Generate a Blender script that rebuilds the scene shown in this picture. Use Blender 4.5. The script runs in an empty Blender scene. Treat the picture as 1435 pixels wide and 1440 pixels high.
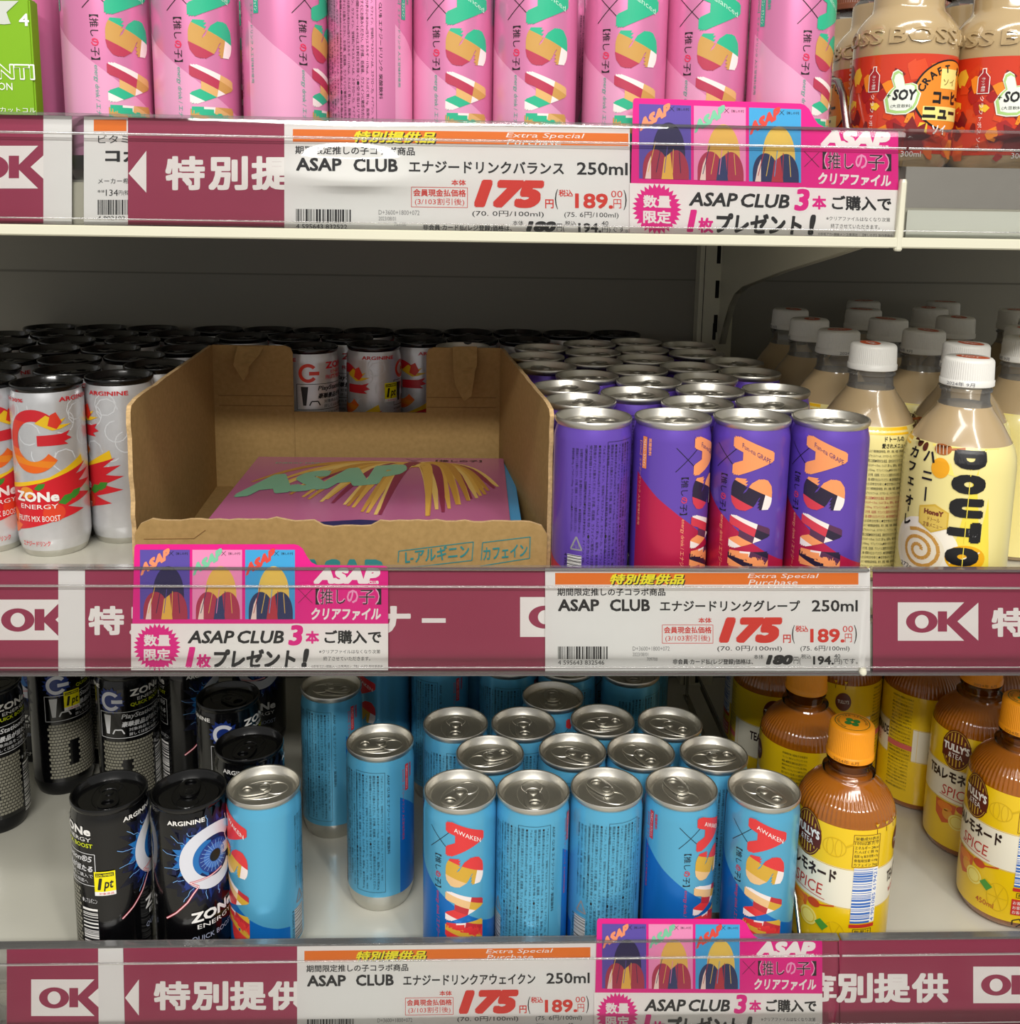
import bpy, bmesh, math, random
from math import pi, sin, cos, radians
from mathutils import Vector, Matrix
from mathutils.geometry import tessellate_polygon
random.seed(7)
scene = bpy.context.scene
COL = scene.collection

# ------------------------------------------------------------------ camera
FPX, CYPX, PITCH, YAW, ROLL, DIST = 1442.0, 524.1, 0.1764940, 0.0373310, -0.0165821, 0.6414932
def cam_axes():
    cp, sp, c, s, cr, sr = cos(PITCH), sin(PITCH), cos(YAW), sin(YAW), cos(ROLL), sin(ROLL)
    fwd = Vector((s*cp, c*cp, -sp)); right = Vector((c, -s, 0)); down = fwd.cross(right)
    return cr*right + sr*down, -sr*right + cr*down, fwd
AX, AY, AZ = cam_axes()
CAM = Vector((0, -DIST, 0))
cd = bpy.data.cameras.new('camera'); cam = bpy.data.objects.new('camera', cd); COL.objects.link(cam)
cam.matrix_world = Matrix(((AX.x, -AY.x, -AZ.x, CAM.x), (AX.y, -AY.y, -AZ.y, CAM.y), (AX.z, -AY.z, -AZ.z, CAM.z), (0, 0, 0, 1)))
cd.sensor_fit = 'HORIZONTAL'; cd.sensor_width = 36.0; cd.lens = 36.0*FPX/1435.0
cd.shift_x = 0.0; cd.shift_y = (CYPX-720.0)/1435.0
cd.clip_start = 0.01; cd.clip_end = 50
scene.camera = cam
# ------------------------------------------------------------------ world, lamps, exposure
w = bpy.data.worlds.new('shop_surroundings'); scene.world = w; w.use_nodes = True
w.node_tree.nodes['Background'].inputs[0].default_value = (1.0, 0.985, 0.95, 1)
w.node_tree.nodes['Background'].inputs[1].default_value = 0.42
def area(name, loc, target, sx, sy, power, color=(1, 0.97, 0.92)):
    l = bpy.data.lights.new(name, 'AREA'); l.shape = 'RECTANGLE'; l.size = sx; l.size_y = sy; l.energy = power; l.color = color
    o = bpy.data.objects.new(name, l); COL.objects.link(o); o.location = loc
    o.rotation_euler = (Vector(target)-Vector(loc)).to_track_quat('-Z', 'Y').to_euler()
    return o
area('ceiling_lamp', (0.1, -1.15, 1.75), (0.0, -0.2, 0.0), 2.6, 0.20, 27)
area('ceiling_lamp', (-0.15, -2.9, 1.75), (0.0, -0.2, 0.0), 1.8, 0.16, 72)
area('ceiling_lamp', (1.0, -1.9, 1.75), (0.0, -0.2, 0.0), 0.20, 1.6, 20)
scene.view_settings.view_transform = 'Standard'; scene.view_settings.look = 'None'
scene.view_settings.gamma = 1.0; scene.view_settings.exposure = -0.08; scene.view_settings.use_curve_mapping = False

# ------------------------------------------------------------------ measured layout (metres; z = 0 at eye level, y = 0 shelf fronts)
S = {'riser': 0.0186, 1: 0.0018, 2: -0.2837, 3: -0.5608}          # shelf surfaces
XJ = 0.2669                                      # joint between the two bays
YB = 0.478                                       # back wall
H = 0.1335
def ray(px, py):
    return AX*((px-717.5)/FPX) + AY*((py-CYPX)/FPX) + AZ
def on_y(px, py, y):
    d = ray(px, py); k = (y+DIST)/d.y; return (d.x*k, d.z*k)
def on_z(px, py, z):
    d = ray(px, py); k = z/d.z; return (d.x*k, d.y*k-DIST)

# ------------------------------------------------------------------ materials
def lin(c):
    c = c/255.0
    return c/12.92 if c <= 0.04045 else ((c+0.055)/1.055)**2.4
def rgb(h):
    return (lin(int(h[0:2], 16)), lin(int(h[2:4], 16)), lin(int(h[4:6], 16)), 1)
MATS = {}
def mat(name, hexcol, rough=0.5, metal=0.0, coat=0.0, noise=0.0, nscale=30.0, bump=0.0, aniso=0.0, spec=0.5):
    if name in MATS: return MATS[name]
    m = bpy.data.materials.new(name); m.use_nodes = True; nt = m.node_tree; b = nt.nodes['Principled BSDF']
    col = rgb(hexcol)
    b.inputs['Base Color'].default_value = col; b.inputs['Roughness'].default_value = rough
    b.inputs['Metallic'].default_value = metal; b.inputs['Coat Weight'].default_value = coat
    b.inputs['Coat Roughness'].default_value = 0.08
    b.inputs['Specular IOR Level'].default_value = spec
    if noise or bump:
        tc = nt.nodes.new('ShaderNodeTexCoord'); n = nt.nodes.new('ShaderNodeTexNoise'); n.inputs['Scale'].default_value = nscale
        n.inputs['Detail'].default_value = 4; nt.links.new(tc.outputs['Object'], n.inputs['Vector'])
        if noise:
            r = nt.nodes.new('ShaderNodeMapRange'); r.inputs[1].default_value = 0.3; r.inputs[2].default_value = 0.7
            r.inputs[3].default_value = 1-noise; r.inputs[4].default_value = 1+noise*0.5
            mx = nt.nodes.new('ShaderNodeVectorMath'); mx.operation = 'SCALE'; mx.inputs[0].default_value = col[:3]
            nt.links.new(n.outputs['Fac'], r.inputs[0]); nt.links.new(r.outputs[0], mx.inputs['Scale']); nt.links.new(mx.outputs[0], b.inputs['Base Color'])
        if bump:
            bp = nt.nodes.new('ShaderNodeBump'); bp.inputs['Strength'].default_value = bump; bp.inputs['Distance'].default_value = 0.001
            nt.links.new(n.outputs['Fac'], bp.inputs['Height']); nt.links.new(bp.outputs[0], b.inputs['Normal'])
    MATS[name] = m
    return m
def ink(hexcol, rough=0.35, coat=0.0, metal=0.0):
    return mat('ink_%s_%d_%d' % (hexcol, int(rough*100), int(metal*100)), hexcol, rough, metal, coat)
def clear(name, tint=(1, 1, 1), ior=1.45, rough=0.03, bump=0.0, bscale=20, haze=0.0, stretch=1.0):
    if name in MATS: return MATS[name]
    m = bpy.data.materials.new(name); m.use_nodes = True; nt = m.node_tree; nt.nodes.clear()
    o = nt.nodes.new('ShaderNodeOutputMaterial'); mx = nt.nodes.new('ShaderNodeMixShader'); t = nt.nodes.new('ShaderNodeBsdfTransparent')
    g = nt.nodes.new('ShaderNodeBsdfGlossy'); fr = nt.nodes.new('ShaderNodeFresnel'); fr.inputs[0].default_value = ior
    t.inputs[0].default_value = (*tint, 1); g.inputs['Roughness'].default_value = rough
    nt.links.new(fr.outputs[0], mx.inputs[0]); nt.links.new(t.outputs[0], mx.inputs[1]); nt.links.new(g.outputs[0], mx.inputs[2])
    last = mx
    if haze:
        d = nt.nodes.new('ShaderNodeBsdfDiffuse'); d.inputs[0].default_value = (0.8, 0.8, 0.78, 1); m2 = nt.nodes.new('ShaderNodeMixShader'); m2.inputs[0].default_value = haze
        nt.links.new(mx.outputs[0], m2.inputs[1]); nt.links.new(d.outputs[0], m2.inputs[2]); last = m2
    if bump:
        tc = nt.nodes.new('ShaderNodeTexCoord'); mp = nt.nodes.new('ShaderNodeMapping'); mp.inputs['Scale'].default_value = (1/stretch, 1, 1)
        n = nt.nodes.new('ShaderNodeTexNoise'); n.inputs['Scale'].default_value = bscale; n.inputs['Detail'].default_value = 1
        bp = nt.nodes.new('ShaderNodeBump'); bp.inputs['Strength'].default_value = 1; bp.inputs['Distance'].default_value = bump
        nt.links.new(tc.outputs['Object'], mp.inputs[0]); nt.links.new(mp.outputs[0], n.inputs['Vector'])
        nt.links.new(n.outputs['Fac'], bp.inputs['Height']); nt.links.new(bp.outputs[0], g.inputs['Normal']); nt.links.new(bp.outputs[0], fr.inputs['Normal'])
    nt.links.new(last.outputs[0], o.inputs[0]); MATS[name] = m
    return m
CREAM = mat('cream_painted_steel', 'DCD9C4', 0.35, noise=0.03, nscale=8)
SHELF = mat('shelf_enamel', 'C9C7BA', 0.22, coat=0.3, noise=0.06, nscale=14)
WALLM = mat('back_panel_paint', '8E8B82', 0.6, noise=0.04, nscale=5)
SILVER = mat('lid_aluminium', 'DAD7CE', 0.40, 1.0, bump=0.04, nscale=300)
SILVERB = mat('bare_aluminium', 'CFCEC8', 0.3, 1.0)
BLACKLID = mat('black_lid', '0E0E0F', 0.22, 0.3, coat=0.4)
STEEL = mat('chrome_wire', 'A8A69E', 0.25, 1.0)
PLASTIC = clear('rail_plastic', (0.99, 0.99, 0.99), 1.38, 0.04, bump=0.0012, bscale=11, stretch=4.0)
PLRIDGE = clear('rail_ridge_plastic', (0.92, 0.91, 0.91), 1.9, 0.12, haze=0.08)
PET = clear('pet_plastic', (0.97, 0.97, 0.95), 1.5, 0.03, haze=0.10)
PETA = clear('pet_plastic_over_tea', (0.93, 0.90, 0.86), 1.5, 0.03)
def cardboard():
    m = bpy.data.materials.new('corrugated_cardboard'); m.use_nodes = True; nt = m.node_tree; b = nt.nodes['Principled BSDF']; b.inputs['Roughness'].default_value = 0.8
    b.inputs['Specular IOR Level'].default_value = 0.2
    tc = nt.nodes.new('ShaderNodeTexCoord'); n = nt.nodes.new('ShaderNodeTexNoise'); n.inputs['Scale'].default_value = 240; n.inputs['Detail'].default_value = 5
    cr = nt.nodes.new('ShaderNodeValToRGB'); cr.color_ramp.elements[0].position = 0.3; cr.color_ramp.elements[1].position = 0.72
    cr.color_ramp.elements[0].color = rgb('9F8150'); cr.color_ramp.elements[1].color = rgb('AD8D5A')
    wv = nt.nodes.new('ShaderNodeTexWave'); wv.inputs['Scale'].default_value = 55; wv.bands_direction = 'DIAGONAL'
    mp = nt.nodes.new('ShaderNodeMapping'); mp.inputs['Scale'].default_value = (1, 1, 0.0)
    bp = nt.nodes.new('ShaderNodeBump'); bp.inputs['Distance'].default_value = 0.0003; bp.inputs['Strength'].default_value = 0.12
    nt.links.new(tc.outputs['Object'], n.inputs['Vector']); nt.links.new(n.outputs['Fac'], cr.inputs[0]); nt.links.new(cr.outputs[0], b.inputs['Base Color'])
    nt.links.new(tc.outputs['Object'], mp.inputs[0]); nt.links.new(mp.outputs[0], wv.inputs['Vector']); nt.links.new(wv.outputs['Fac'], bp.inputs['Height']); nt.links.new(bp.outputs[0], b.inputs['Normal'])
    return m
CARD = cardboard()
CARDEDGE = mat('torn_cardboard_edge', 'C9A878', 0.95, noise=0.25, nscale=400)

# ------------------------------------------------------------------ object helpers
def obj_from_mesh(name, me, parent=None):
    o = bpy.data.objects.new(name, me); COL.objects.link(o)
    if parent: o.parent = parent
    return o
def mesh_from_bm(name, bm, mats, smooth=False, angle=None):
    me = bpy.data.meshes.new(name); bm.normal_update(); bm.to_mesh(me); bm.free()
    for m in (mats if isinstance(mats, (list, tuple)) else [mats]): me.materials.append(m)
    if smooth:
        me.polygons.foreach_set('use_smooth', [True]*len(me.polygons))
        if angle: me.set_sharp_from_angle(angle=radians(angle))
    return me
def part(name, bm, mats, parent=None, smooth=False, angle=40, label=None):
    o = obj_from_mesh(name, mesh_from_bm(name, bm, mats, smooth, angle), parent)
    if label: o['label'] = label
    return o
def thing(name, label, cat, loc=(0, 0, 0), rotz=0, group=None):
    o = bpy.data.objects.new(name, None); COL.objects.link(o); o.empty_display_size = 0.02
    o.location = loc; o.rotation_euler = (0, 0, rotz); o['label'] = label; o['category'] = cat
    if group: o['group'] = group
    return o
def tag(o, label, cat, group=None):
    o['label'] = label; o['category'] = cat
    if group: o['group'] = group
    return o
def struct(o):
    o['kind'] = 'structure'; return o
def dup(root, loc, rotz, label, group=None):
    r = root.copy(); COL.objects.link(r); r.location = loc; r.rotation_euler = (0, 0, rotz); r['label'] = label
    if group: r['group'] = group
    for ch in list(root.children):
        c = ch.copy(); COL.objects.link(c); c.parent = r
        for g in ch.children:
            d = g.copy(); COL.objects.link(d); d.parent = c
    return r
def box(bm, x0, x1, y0, y1, z0, z1):
    vs = [bm.verts.new((x, y, z)) for x in (x0, x1) for y in (y0, y1) for z in (z0, z1)]
    for f in ((0, 1, 3, 2), (4, 6, 7, 5), (0, 4, 5, 1), (2, 3, 7, 6), (0, 2, 6, 4), (1, 5, 7, 3)): bm.faces.new([vs[i] for i in f])
    return vs
def bbox(x0, x1, y0, y1, z0, z1, bevel=0.0):
    bm = bmesh.new(); box(bm, x0, x1, y0, y1, z0, z1)
    bmesh.ops.recalc_face_normals(bm, faces=bm.faces)
    if bevel: bmesh.ops.bevel(bm, geom=bm.edges[:], offset=bevel, segments=2, affect='EDGES')
    return bm
def lathe(prof, seg=48, bm=None, cap0=False, cap1=False, ripple=None, close=False):
    bm = bm or bmesh.new(); rings = []
    for (r, z) in prof:
        ring = []
        for i in range(seg):
            a = 2*pi*i/seg; rr = r*(1+(ripple(a, z) if ripple else 0)); ring.append(bm.verts.new((rr*cos(a), rr*sin(a), z)))
        rings.append(ring)
    for k in range(len(rings)-1):
        for i in range(seg):
            j = (i+1) % seg; bm.faces.new((rings[k][i], rings[k][j], rings[k+1][j], rings[k+1][i]))
    if cap0: bm.faces.new(list(reversed(rings[0])))
    if cap1: bm.faces.new(rings[-1])
    return bm
def tube(pts, r, seg=8, bm=None, closed=False):
    bm = bm or bmesh.new(); pts = [Vector(p) for p in pts]; rings = []; n = len(pts); up = None
    for i, p in enumerate(pts):
        if closed: t = (pts[(i+1) % n]-pts[i-1]).normalized()
        else: t = (pts[min(i+1, n-1)]-pts[max(i-1, 0)]).normalized()
        if up is None: up = Vector((0, 0, 1)) if abs(t.z) < 0.9 else Vector((0, 1, 0))
        s = t.cross(up).normalized(); up = s.cross(t).normalized()
        rings.append([bm.verts.new(p+r*(cos(2*pi*k/seg)*s+sin(2*pi*k/seg)*up)) for k in range(seg)])
    m = n if closed else n-1
    for i in range(m):
        a, b = rings[i], rings[(i+1) % n]
        for k in range(seg): bm.faces.new((a[k], a[(k+1) % seg], b[(k+1) % seg], b[k]))
    if not closed: bm.faces.new(list(reversed(rings[0]))); bm.faces.new(rings[-1])
    return bm
def extrude_poly(pts, axis, a0, a1, bm=None):
    """closed polygon given in the two other axes, extruded along axis ('x','y' or 'z')"""
    bm = bm or bmesh.new()
    def P(p, a): return {'x': (a, p[0], p[1]), 'y': (p[0], a, p[1]), 'z': (p[0], p[1], a)}[axis]
    A = [bm.verts.new(P(p, a0)) for p in pts]; B = [bm.verts.new(P(p, a1)) for p in pts]; n = len(pts)
    for i in range(n): bm.faces.new((A[i], A[(i+1) % n], B[(i+1) % n], B[i]))
    for t in tessellate_polygon([[Vector((*p, 0)) for p in pts]]):
        try: bm.faces.new([A[i] for i in t]); bm.faces.new([B[i] for i in reversed(t)])
        except ValueError: pass
    bmesh.ops.recalc_face_normals(bm, faces=bm.faces)
    return bm

# ------------------------------------------------------------------ flat print: letters and shapes as thin layers
_tc = {}
def text_mesh(s, bold=0.0, res=2, vert=False):
    k = (s, bold, res)
    if k in _tc: return _tc[k]
    c = bpy.data.curves.new('t', 'FONT'); c.body = s; c.resolution_u = res; c.offset = bold; c.align_x = 'LEFT'
    o = bpy.data.objects.new('t', c); m = o.to_mesh()
    vs = [(v.co.x, v.co.y) for v in m.vertices]; fs = [tuple(p.vertices) for p in m.polygons]
    o.to_mesh_clear(); bpy.data.objects.remove(o); bpy.data.curves.remove(c)
    _tc[k] = (vs, fs)
    return _tc[k]
class Art:
    def __init__(self): self.items = []
    def add(self, vs, fs, m, layer, cuts=None, mf=None, fine=False): self.items.append((vs, fs, m, layer, cuts, mf, fine))
    def rect(self, x0, y0, x1, y1, m, layer=1): self.add([(x0, y0), (x1, y0), (x1, y1), (x0, y1)], [(0, 1, 2, 3)], m, layer)
    def poly(self, pts, m, layer=1, holes=None, cuts=None, mf=None):
        loops = [[Vector((x, y, 0)) for x, y in pts]]+[[Vector((x, y, 0)) for x, y in h] for h in (holes or [])]
        tri = tessellate_polygon(loops); vs = [(v.x, v.y) for l in loops for v in l]
        self.add(vs, [tuple(t) for t in tri], m, layer, cuts, mf)
    def ell(self, cx, cy, rx, ry, m, layer=1, n=28, hole=None, a0=0):
        p = [(cx+rx*cos(2*pi*i/n+a0), cy+ry*sin(2*pi*i/n+a0)) for i in range(n)]
        h = [[(cx+hole[0]*cos(2*pi*i/n), cy+hole[1]*sin(2*pi*i/n)) for i in range(n)]] if hole else None
        self.poly(p, m, layer, h)
    def line(self, x0, y0, x1, y1, wd, m, layer=1):
        dx, dy = x1-x0, y1-y0; L = math.hypot(dx, dy) or 1; nx, ny = -dy/L*wd/2, dx/L*wd/2
        self.poly([(x0+nx, y0+ny), (x1+nx, y1+ny), (x1-nx, y1-ny), (x0-nx, y0-ny)], m, layer)
    def path(self, pts, wd, m, layer=1):
        for a, b in zip(pts[:-1], pts[1:]): self.line(*a, *b, wd, m, layer)
    def frame(self, x0, y0, x1, y1, wd, m, layer=1):
        for a in ((x0, y0, x1, y0), (x1, y0, x1, y1), (x1, y1, x0, y1), (x0, y1, x0, y0)): self.line(*a, wd, m, layer)
    def arc(self, cx, cy, ro, ri, a0, a1, m, layer=1, n=28, sx=1.0, cuts=None, mf=None):
        o = [(cx+ro*sx*cos(radians(a0+(a1-a0)*i/n)), cy+ro*sin(radians(a0+(a1-a0)*i/n))) for i in range(n+1)]
        i_ = [(cx+ri*sx*cos(radians(a0+(a1-a0)*i/n)), cy+ri*sin(radians(a0+(a1-a0)*i/n))) for i in range(n+1)]
        self.poly(o+i_[::-1], m, layer, cuts=cuts, mf=mf)
    def burst(self, cx, cy, ro, ri, n, m, layer=1, sx=1.0, jit=0.0, rnd=None):
        p = []
        for i in range(2*n):
            r = (ro if i % 2 == 0 else ri)*(1+(rnd.uniform(-jit, jit) if rnd else 0)); a = pi*i/n
            p.append((cx+sx*r*cos(a), cy+r*sin(a)))
        self.poly(p, m, layer)
    def text(self, s, x0, y0, x1, y1, m, layer=3, bold=0.0, shear=0.0, rot=0, res=2, cuts=None, mf=None):
        """fit the lettering into the box; y up (mm) or down (pixels, y0 > y1): y0 is always the foot of the box"""
        vs, fs = text_mesh(s, 0.0, res)
        if not vs: return
        vs = [(x+shear*y, y) for x, y in vs]
        ax, bx = min(v[0] for v in vs), max(v[0] for v in vs); ay, by = min(v[1] for v in vs), max(v[1] for v in vs)
        out = []
        for x, y in vs:
            a, b = (x-ax)/(bx-ax), (y-ay)/((by-ay) or 1)
            if rot == -90: a, b = b, 1-a
            elif rot == 90: a, b = 1-b, a
            out.append((x0+a*(x1-x0), y0+b*(y1-y0)))
        if bold >= 0.015:                     # heavy lettering: the thin letter laid down several times, slightly shifted
            wx, wy = abs(x1-x0), abs(y1-y0); e = (by-ay) if rot == 0 else (bx-ax)
            k = bold/(by-ay)*(wy if rot == 0 else wx); kx = bold/(bx-ax)*(wx if rot == 0 else wy)
            ex, ey = (kx, k) if rot == 0 else (k, kx)
            cx, cy = (x0+x1)/2, (y0+y1)/2; fx, fy = max(0.3, 1-2*ex/wx), max(0.3, 1-2*ey/wy)
            n = 12 if bold > 0.045 else 8
            V = []; Fs = []
            for q in range(n):
                a = 2*pi*q/n; ox, oy = ex*max(-1, min(1, 1.25*cos(a))), ey*max(-1, min(1, 1.25*sin(a))); b0 = len(V)
                V += [(cx+(x-cx)*fx+ox, cy+(y-cy)*fy+oy, 0.055*q) for x, y in out]; Fs += [tuple(i+b0 for i in f) for f in fs]
            out, fs = V, Fs
        self.add(out, fs, m, layer, cuts, mf, True)
    def build(self, name, place, parent=None, du=None, label=None):
        """place(x, y, layer) -> 3D point; du = widest strip before the print is bent round a cylinder"""
        mats = []; V = []; F = []; MI = []
        for vs, fs, m, layer, cuts, mf, fine in self.items:
            bm = bmesh.new(); bv = [bm.verts.new((v[0], v[1], v[2] if len(v) > 2 else 0)) for v in vs]
            for f in fs:
                try: bm.faces.new([bv[i] for i in f])
                except ValueError: pass
            for (cx, cy, nx, ny) in (cuts or []):
                bmesh.ops.bisect_plane(bm, geom=bm.verts[:]+bm.edges[:]+bm.faces[:], plane_co=(cx, cy, 0), plane_no=(nx, ny, 0), dist=1e-6)
            if du:
                xs = [v.co.x for v in bm.verts]
                if xs and max(xs)-min(xs) > du*0.7:
                    k0, k1 = math.floor(min(xs)/du), math.ceil(max(xs)/du)
                    for k in range(k0, k1+1):
                        bmesh.ops.bisect_plane(bm, geom=bm.verts[:]+bm.edges[:]+bm.faces[:], plane_co=(k*du, 0, 0), plane_no=(1, 0, 0), dist=1e-6)
            bm.verts.index_update(); base = len(V)
            for v in bm.verts: V.append(place(v.co.x, v.co.y, layer+v.co.z))
            for f in bm.faces:
                mm = m
                if mf:
                    c = f.calc_center_median(); mm = mf(c.x, c.y)
                if mm not in mats: mats.append(mm)
                F.append([base+v.index for v in f.verts]); MI.append(mats.index(mm))
            bm.free()
        me = bpy.data.meshes.new(name); me.from_pydata(V, [], F)
        for m in mats: me.materials.append(m)
        me.polygons.foreach_set('material_index', MI)
        if du: me.polygons.foreach_set('use_smooth', [True]*len(me.polygons))
        me.update()
        o = obj_from_mesh(name, me, parent)
        if label: o['label'] = label
        return o
LAY = 0.00008
def on_cyl(R):
    def f(x, y, layer):
        r = R+LAY*layer; a = -pi/2+x*0.001/R; return (r*cos(a), r*sin(a), y*0.001)
    return f
def on_profile(prof):
    """wrap on a body of revolution: u in mm of the widest radius, v = height in mm"""
    R0 = max(p[0] for p in prof)
    def f(x, y, layer):
        z = y*0.001; r = prof[0][0]
        for (r0, z0), (r1, z1) in zip(prof[:-1], prof[1:]):
            if z0 <= z <= z1 and z1 > z0: r = r0+(r1-r0)*(z-z0)/(z1-z0); break
        r += 0.00025+LAY*layer; a = -pi/2+x*0.001/R0; return (r*cos(a), r*sin(a), z)
    return f

# ------------------------------------------------------------------ can shapes
RC = 0.0265
def lid_bm():
    prof = [(0.0247, 0.1285), (0.0262, 0.1305), (0.0264, 0.1325), (0.0259, 0.1335), (0.0250, 0.1333), (0.0243, 0.1318), (0.0231, 0.1275), (0.0224, 0.1268), (0.0214, 0.1272), (0.0208, 0.1288), (0.0200, 0.1290), (0.0120, 0.1289), (0.0003, 0.1289)]
    bm = lathe(prof, 56, cap1=True)
    # raised score bead round the mouth of the lid and a long beaded panel
    pts = [(0.0075*cos(a), 0.0095+0.0078*sin(a), 0.12895) for a in [2*pi*i/26 for i in range(26)]]
    tube(pts, 0.00045, 5, bm, True)
    pts = [(0.0115*cos(a), 0.0175*sin(a)-0.0005, 0.1289) for a in [2*pi*i/34 for i in range(34)]]
    tube(pts, 0.0003, 5, bm, True)
    return bm
def tab_bm():
    bm = bmesh.new(); z0, z1 = 0.1296, 0.1307
    def outline(n=32):
        p = []
        for i in range(n):
            a = 2*pi*i/n; c, s = cos(a), sin(a)
            x = 0.0071*math.copysign(abs(c)**0.7, c); y = 0.0118*math.copysign(abs(s)**0.75, s)
            x *= 1-0.10*(y/0.0118)
            p.append((x, y-0.0062))
        return p
    def hole(n=32): return [(0.0043*cos(2*pi*i/n), -0.0118+0.0036*sin(2*pi*i/n)) for i in range(n)]
    O, I = outline(), hole(); n = 32
    ot = [bm.verts.new((x, y, z1-0.0002)) for x, y in O]; om = [bm.verts.new((x*0.9, (y+0.0062)*0.92-0.0062, z1+0.0002)) for x, y in O]; ob = [bm.verts.new((x, y, z0)) for x, y in O]
    it = [bm.verts.new((x, y, z1+0.0001)) for x, y in I]; ib = [bm.verts.new((x, y, z0)) for x, y in I]
    for i in range(n):
        j = (i+1) % n
        bm.faces.new((ob[i], ob[j], ot[j], ot[i])); bm.faces.new((ot[i], ot[j], om[j], om[i])); bm.faces.new((it[j], it[i], ib[i], ib[j]))
    tri = tessellate_polygon([[v.co for v in om], [v.co for v in it]]); al = om+it
    for t in tri:
        try: bm.faces.new([al[i] for i in t])
        except ValueError: pass
    bmesh.ops.recalc_face_normals(bm, faces=bm.faces)
    lathe([(0.0030, z1), (0.0029, z1+0.0007), (0.0020, z1+0.0010), (0.0002, z1+0.0011)], 16, bm, cap1=True)
    tube([(0.0052*cos(a), 0.0012+0.0040*sin(a), z1+0.0003) for a in [radians(200)-2*pi*i/22*0.62 for i in range(22)]], 0.0003, 5, bm)
    return bm
BODYPROF = [(0.0005, 0.004), (0.0150, 0.0035), (0.0205, 0.0012), (0.0222, 0.0), (0.0230, 0.0008), (0.0246, 0.0055), (0.0260, 0.0105), (RC, 0.0145), (RC, 0.0150), (RC, 0.1195), (0.0262, 0.1222), (0.0253, 0.1262), (0.0247, 0.1288)]
def body_bm(bare_to=0.0148):
    bm = lathe(BODYPROF, 64)
    for f in bm.faces: f.material_index = 1 if f.calc_center_median().z < bare_to else 0
    return bm
_lid = mesh_from_bm('lid', lid_bm(), SILVER, True, 50); _tab = mesh_from_bm('pull_tab', tab_bm(), SILVER, True, 50)
_lidk = mesh_from_bm('lid', lid_bm(), BLACKLID, True, 50); _tabk = mesh_from_bm('pull_tab', tab_bm(), BLACKLID, True, 50)
def make_can(name, bodymat, basemat, lid, tab, art, bare=0.0148):
    t = thing(name, '', 'drink can', (0, 0, -9))
    part('body', body_bm(bare), [bodymat, basemat], t, True, 35)
    l = obj_from_mesh('lid', lid, t); obj_from_mesh('pull_tab', tab, l)
    art.build('printed_design', on_cyl(RC), t, du=3.0)
    return t
K = ink('17171A'); W_ = ink('F4F2EE')
MICRO = ['●名称:炭酸飲料●原材料名:果糖ぶどう糖液糖(国内製造)、果汁、食塩／炭酸、酸味料、香料', 'アルギニン、カフェイン、甘味料(アセスルファムK、スクラロース)、ナイアシン、V.B6、V.B12', '●内容量:250ml●賞味期限:缶底に記載●保存方法:高温、直射日光をさけてください。',
         '●栄養成分表示(1本250ml当り)エネルギー117kcal、たんぱく質1.0g、脂質0g、炭水化物28.3g', '食塩相当量0.09g、L-アルギニン550mg、カフェイン112mg●凍らせないでください。', '開缶後はすぐにお飲みください。お子様、妊産婦、カフェインに敏感な方はお控えください。',
         '缶が破損する恐れがありますので、強い衝撃を与えないでください。●お客様相談室0120-680-122', '受付時間10:00〜16:00(土日祝日を除く)●空き缶はリサイクル', 'ASAP CLUB エナジードリンク 炭酸飲料']
def barcode(a, x0, y0, x1, y1, seed, m=None, vertical=False, back=None, layer=3):
    r = random.Random(seed); m = m or K
    if back: a.rect(x0, y0, x1, y1, back, layer-1)
    L0, L1 = (y0, y1) if vertical else (x0, x1); sg = 1 if L1 > L0 else -1; L = abs(L1-L0); u = L/60.0; p = 0.0
    while p < L-u*1.5:
        wd = r.choice([1, 1, 2, 3])*u*0.75; g = r.choice([1, 1, 2])*u*0.8; q = min(p+wd, L)
        if vertical: a.rect(x0, L0+sg*p, x1, L0+sg*q, m, layer)
        else: a.rect(L0+sg*p, y0, L0+sg*q, y1, m, layer)
        p = q+g
def x_mark(a, cx, cy, r, m, wd=0.5, layer=3):
    a.line(cx-r, cy-r, cx+r, cy+r, wd, m, layer); a.line(cx-r, cy+r, cx+r, cy-r, wd, m, layer)
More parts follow.
